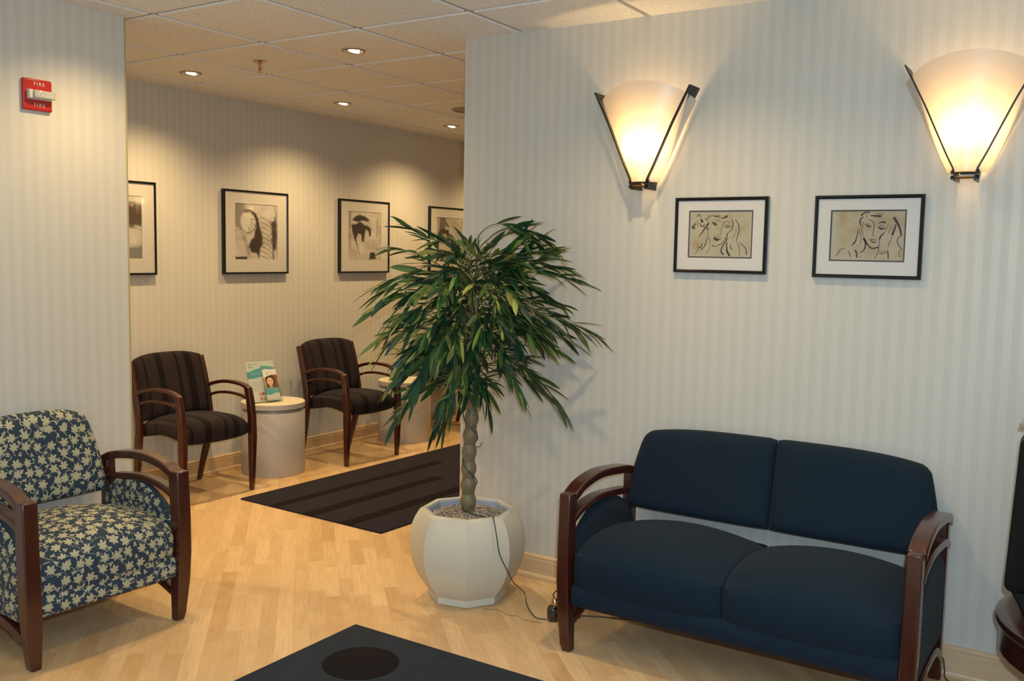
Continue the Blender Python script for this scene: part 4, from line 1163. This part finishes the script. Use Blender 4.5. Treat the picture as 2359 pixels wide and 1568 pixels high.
# light string wire wound round the trunk, over the rim and along the floor
def cord():
    er = Vector((.542, -.840, 0)); ef = Vector((.840, .542, 0)); B = Vector((PX, PY_, 0))
    P = []
    for k in range(0, 60):
        t = k/59; z = 1.05-(1.05-.385)*t; a = t*2*PI*3.4+1.3
        P.append(B+er*(.006+.032*math.cos(a))+ef*(.032*math.sin(a))+Vector((0, 0, z)))
    P += [B+er*.02-ef*.045+Vector((0, 0, .374)), B+er*.06-ef*.075+Vector((0, 0, .374)), B+er*.105-ef*.135+Vector((0, 0, .380)), B+er*.112-ef*.160+Vector((0, 0, .398)), B+er*.118-ef*.195+Vector((0, 0, .385)),
          B+er*.130-ef*.222+Vector((0, 0, .33)), B+er*.145-ef*.220+Vector((0, 0, .25)), B+er*.185-ef*.160+Vector((0, 0, .15)), B+er*.205-ef*.050+Vector((0, 0, .075))]
    for x, y in ((.200, -2.030), (.105, -2.100), (.030, -2.165), (-.016, -2.225), (-.006, -2.264)): P.append(Vector((x, y, .003)))
    bm = bmesh.new(); tube(bm, catmull(P, 3), .0022, 6); o = from_bm('light_string_wire', bm, M['wire'], None, 60)
    tag(o, 'thin green wire wound round the trunk and trailing over the planter to the floor', 'cord')
    bm = bmesh.new(); tube(bm, catmull([(-.06, -1.99, .001), (-.03, -2.051, .001), (-.055, -2.11, .001), (-.040, -2.15, .001), (-.058, -2.19, .001), (-.046, -2.27, .001)], 5), .0007, 5)
    tag(from_bm('thin_cord', bm, M['wire2'], None, 60), 'hair thin brown cord on the floor between planter and loveseat', 'cord')
    bm = bmesh.new(); tube(bm, catmull([(.03, -2.325, .002), (.094, -2.345, .002), (.147, -2.429, .002), (.20, -2.60, .002), (.30, -3.2, .002), (.385, -3.55, .003), (.390, -3.66, .070), (.383, -3.70, .066), (.370, -3.712, .030), (.350, -3.722, .003), (.26, -3.80, .003), (.12, -3.90, .003), (.0, -3.98, .003)], 6), .0028, 8)
    tag(from_bm('floor_cord', bm, M['wire2'], None, 60), 'brown power cord on the floor coming out behind the right end of the loveseat', 'cord')
cord()
def adapter():
    o = empty('power_adapter', (.006, -2.292, 0), math.radians(35), 'small glossy black power adapter with gold socket on the floor by the loveseat leg', 'power adapter')
    bm = bmesh.new(); lathe(bm, [(.020, 0), (.024, .004), (.027, .03), (.026, .050), (.020, .062), (.010, .066)], 24); from_bm('adapter_body', bm, M['bplas2'], o, 60)
    bm = bmesh.new(); lathe(bm, [(.014, .055), (.016, .066), (.013, .080), (.007, .092)], 16, cx=.006, cy=-.006); from_bm('socket', bm, M['brass'], o, 40)['label'] = 'gold socket'
    bm = bmesh.new(); tube(bm, catmull([(.006, -.004, .090), (.012, .0, .108), (.016, -.030, .128), (.012, -.070, .10), (.010, -.095, .05), (.008, -.11, .004)], 5), .0026, 8); from_bm('lead', bm, M['wire2'], o, 60)
adapter()

# ------------------------------------------------------------------ brochure stand on the near table
TZ = .4806
AQ = (.10, .40, .46)
def flyer_art(u, v):
    c = (.74, .72, .69)
    wave = .22+.05*math.sin(u*4.2+2.2); wave2 = .40+.03*math.sin(u*5+1.2)
    if u < .62 and wave < v < wave2: c = (.10, .38, .46)
    if u >= .5 and wave-.045 < v < wave+.035: c = (.16, .42, .46)
    if .08 < u < .40 and .055 < v < .085: c = lerp3(c, (.25, .25, .22), .6*(vn(u*60, v*30) > .4))
    if math.hypot((u-.16)/.11, (v-.135)/.035) < 1 and vn(u*30, v*30) > .35: c = (.25, .50, .52)
    for k in range(7):
        if .50+k*.035 < v < .512+k*.035 and .07 < u < .48-.07*hsh(k, 5): c = lerp3(c, (.42, .38, .36), .7)
    if .27 < v < .34 and .12 < u < .5 and int(v*120) % 3 == 0: c = (.30, .55, .58)
    for vy in (.80, .93):
        if .30 < u < .50 and vy-.05 < v < vy+.04: c = (.62, .42, .33) if vn(u*20, v*20) > .4 else (.45, .10, .06)
    return c
def brochure_art(u, v):
    c = (.74, .72, .66)
    if .08 < v < .12 and .3 < u < .75 and vn(u*40, v*40) > .45: c = (.50, .48, .40)
    if math.hypot((u-.28)/.10, (v-.14)/.03) < 1: c = (.40, .55, .50)
    top = .235-.06*math.sin(u*2.6-.4)
    if top < v < .60:
        c = (.20, .065, .025)
        if u < .14: c = (.40, .26, .10)
        if math.hypot((u-.46)/.34, (v-.36)/.19) < 1: c = (.045, .015, .008)
        if math.hypot((u-.44)/.235, (v-.385)/.125) < 1: c = (.70, .46, .32)
        for ex in (.34, .55):
            if math.hypot((u-ex)/.05, (v-.365)/.014) < 1: c = (.08, .04, .03)
        if math.hypot((u-.45)/.08, (v-.455)/.012) < 1: c = (.50, .13, .11)
        if .34 < u < .58 and .48 < v < .585: c = (.62, .40, .27)
        if math.hypot((u-.44)/.022, (v-.415)/.03) < 1: c = (.62, .38, .26)
    sh = .555+.07*abs(u-.46)
    if v > sh+.02 and v < .79+.03*math.sin(u*6): c = (.13, .42, .45)
    if v > .62 and v < .70 and .15 < u < .85 and int(v*150) % 3 == 0: c = (.30, .55, .56)
    if v > .93+.02*math.sin(u*4): c = (.62, .58, .60)
    return c
def brochure_stand():
    loc = (1.085, .555, TZ); rz = math.radians(-14); lean = math.radians(-21)
    o = empty('sign_holder', loc, rz, 'clear slanted acrylic sign holder on the nearer white table', 'sign holder')
    bm = bmesh.new(); c_, s_ = math.cos(lean), math.sin(lean)
    def lp(x, d, z): return (x, -s_*z+d, c_*z)      # board coordinates leaning back
    def slab(x0, x1, d0, d1, z0, z1):
        v = [bm.verts.new(lp(x, d, z)) for z in (z0, z1) for d in (d0, d1) for x in (x0, x1)]
        for q in ((0, 2, 3, 1), (4, 5, 7, 6), (0, 1, 5, 4), (2, 6, 7, 3), (0, 4, 6, 2), (1, 3, 7, 5)): bm.faces.new([v[i] for i in q])
    slab(-.104, .104, -.0035, -.0020, .004, .29); slab(-.104, .104, .0020, .0035, .004, .29)
    slab(-.104, -.1025, -.0035, .0035, .004, .29)
    bmv = bm
    v = [bm.verts.new(p) for p in ((-.104, -.004, 0), (.104, -.004, 0), (.104, .11, 0), (-.104, .11, 0), (-.104, -.004, .003), (.104, -.004, .003), (.104, .11, .003), (-.104, .11, .003))]
    for q in ((0, 3, 2, 1), (4, 5, 6, 7), (0, 1, 5, 4), (1, 2, 6, 5), (2, 3, 7, 6), (3, 0, 4, 7)): bm.faces.new([v[i] for i in q])
    from_bm('acrylic_sheet', bm, M['acrylic'], o)
    bm = bmesh.new()
    slab(-.002, .106, -.026, -.0245, .006, .12); slab(-.002, -.0005, -.026, -.004, .006, .12); slab(.1045, .106, -.026, -.004, .006, .12); slab(-.002, .106, -.026, -.004, .004, .006)
    from_bm('leaflet_pocket', bm, M['acrylic'], o)
    R = Matrix.Rotation(rz, 4, 'Z') @ Matrix.Rotation(lean, 4, 'X')
    def place(ob, x, d, z):
        ob.matrix_world = Matrix.Translation(loc) @ R @ Matrix.Translation((x, d, z))
    f = painted('flyer', .204, .278, 74, 100, flyer_art, M['print'], None); place(f, 0, 0, .147)
    md = f.modifiers.new('thickness', 'SOLIDIFY'); md.thickness = .0006; md.offset = 0
    tag(f, 'white and aqua flyer inside the clear sign holder', 'flyer')
    b = painted('brochure', .098, .212, 60, 120, brochure_art, M['print'], None); place(b, .051, -.014, .114)
    md = b.modifiers.new('thickness', 'SOLIDIFY'); md.thickness = .005; md.offset = 0
    tag(b, 'narrow brochure with a smiling woman on its cover, in front of the flyer', 'brochure')
brochure_stand()

# ------------------------------------------------------------------ television on its round table, at the right edge
def tv_table():
    o = empty('round_table', (-.02, -4.297, 0), 0, 'round mahogany table carrying the television at the right edge', 'table')
    bm = bmesh.new(); lathe(bm, [(.30, .300), (.375, .315), (.388, .325), (.388, .395), (.392, .402), (.400, .410), (.403, .420), (.400, .430), (.388, .436), (.37, .4375), (.0001, .4375)], 80, capt=False); from_bm('tabletop', bm, M['cherry2'], o, 35)
    bm = bmesh.new(); loft_rect(bm, [(0, 0, 0, .46, .46), (0, 0, .03, .46, .46), (0, 0, .04, .44, .44), (0, 0, .302, .44, .44)]); from_bm('cabinet_base', bm, M['cherry2'], o, bevel=.006)
tv_table()
def tv():
    o = empty('television', (.03, -4.245, .438), math.radians(0), 'bulky black tube television on the round mahogany table', 'television')
    bm = bmesh.new()
    def rr(x, hy, z0, z1, r=.024, n=5):
        out = []
        for sy, sz, a0 in ((1, 1, 0), (-1, 1, 90), (-1, -1, 180), (1, -1, 270)):
            for k in range(n+1):
                a = math.radians(a0+90*k/n)
                taper = 0.0
                yy = sy*(hy-r)+r*math.cos(a); zz = (z1-r if sz > 0 else z0+r)+r*math.sin(a)
                taper = .022*max(0, (zz-z0-.06)/(z1-z0))
                out.append(bm.verts.new((x, yy-(taper if yy > 0 else -taper), zz)))
        return out
    rings = [rr(-.225, .302, .105, .542, .03), rr(-.215, .318, .092, .553), rr(-.15, .323, .085, .556), rr(.02, .318, .085, .556), rr(.10, .275, .10, .54), (rr(.25, .19, .12, .45)), rr(.26, .18, .13, .44)]
    loop_faces(bm, rings); bm.faces.new(rings[0][::-1]); bm.faces.new(rings[-1]); from_bm('cabinet', bm, M['bplas'], o, 50)
    bm = bmesh.new(); loft_rect(bm, [(-.02, 0, 0, .36, .50), (-.02, 0, .012, .37, .52), (-.02, 0, .055, .38, .56), (-.02, 0, .100, .38, .61)]); from_bm('base', bm, M['bplas'], o, bevel=.008)
    bm = bmesh.new(); N = 12; D = {}
    for i in range(N+1):
        for j in range(N+1):
            u, v = -1+2*i/N, -1+2*j/N; D[i, j] = bm.verts.new((-.2255-.012*(1-u*u)*(1-v*v), u*.245, .345+v*.185))
    for i in range(N):
        for j in range(N): bm.faces.new((D[i, j], D[i+1, j], D[i+1, j+1], D[i, j+1]))
    from_bm('screen', bm, M['screen'], o, 60)
tv()
def leaflet_art(u, v):
    if v > .90: return (.62, .60, .50)
    if v > .74: return (.62, .62, .66) if (.12 < u < .9 and .80 < v < .825) else (.020, .035, .16)
    c = lerp3((.33, .48, .43), (.48, .60, .54), fbm(u*7, v*9)); return c
def tv_stand():
    loc = (-.03, -4.042, .9945); rz = math.radians(-108); lean = math.radians(-7)
    o = empty('leaflet_holder', loc, rz, 'tan leaflet holder standing on top of the television', 'leaflet holder')
    bm = bmesh.new(); c_, s_ = math.cos(lean), math.sin(lean)
    v = [bm.verts.new((x, -s_*z+d, c_*z)) for z in (0, .23) for d in (.004, .008) for x in (-.112, .112)]
    for q in ((0, 2, 3, 1), (4, 5, 7, 6), (0, 1, 5, 4), (2, 6, 7, 3), (0, 4, 6, 2), (1, 3, 7, 5)): bm.faces.new([v[i] for i in q])
    box(bm, -.112, .112, -.030, .012, 0, .012)
    from_bm('holder_body', bm, plain('tan_plastic', (.36, .30, .20), .5), o, bevel=.002)
    f = painted('leaflet', .214, .22, 60, 60, leaflet_art, M['print'], None)
    f.matrix_world = Matrix.Translation(loc) @ Matrix.Rotation(rz, 4, 'Z') @ Matrix.Rotation(lean, 4, 'X') @ Matrix.Translation((0, -.003, .125))
    md = f.modifiers.new('thickness', 'SOLIDIFY'); md.thickness = .004; md.offset = 0
    tag(f, 'pale green leaflet with a navy band in the holder on the television', 'leaflet')
tv_stand()
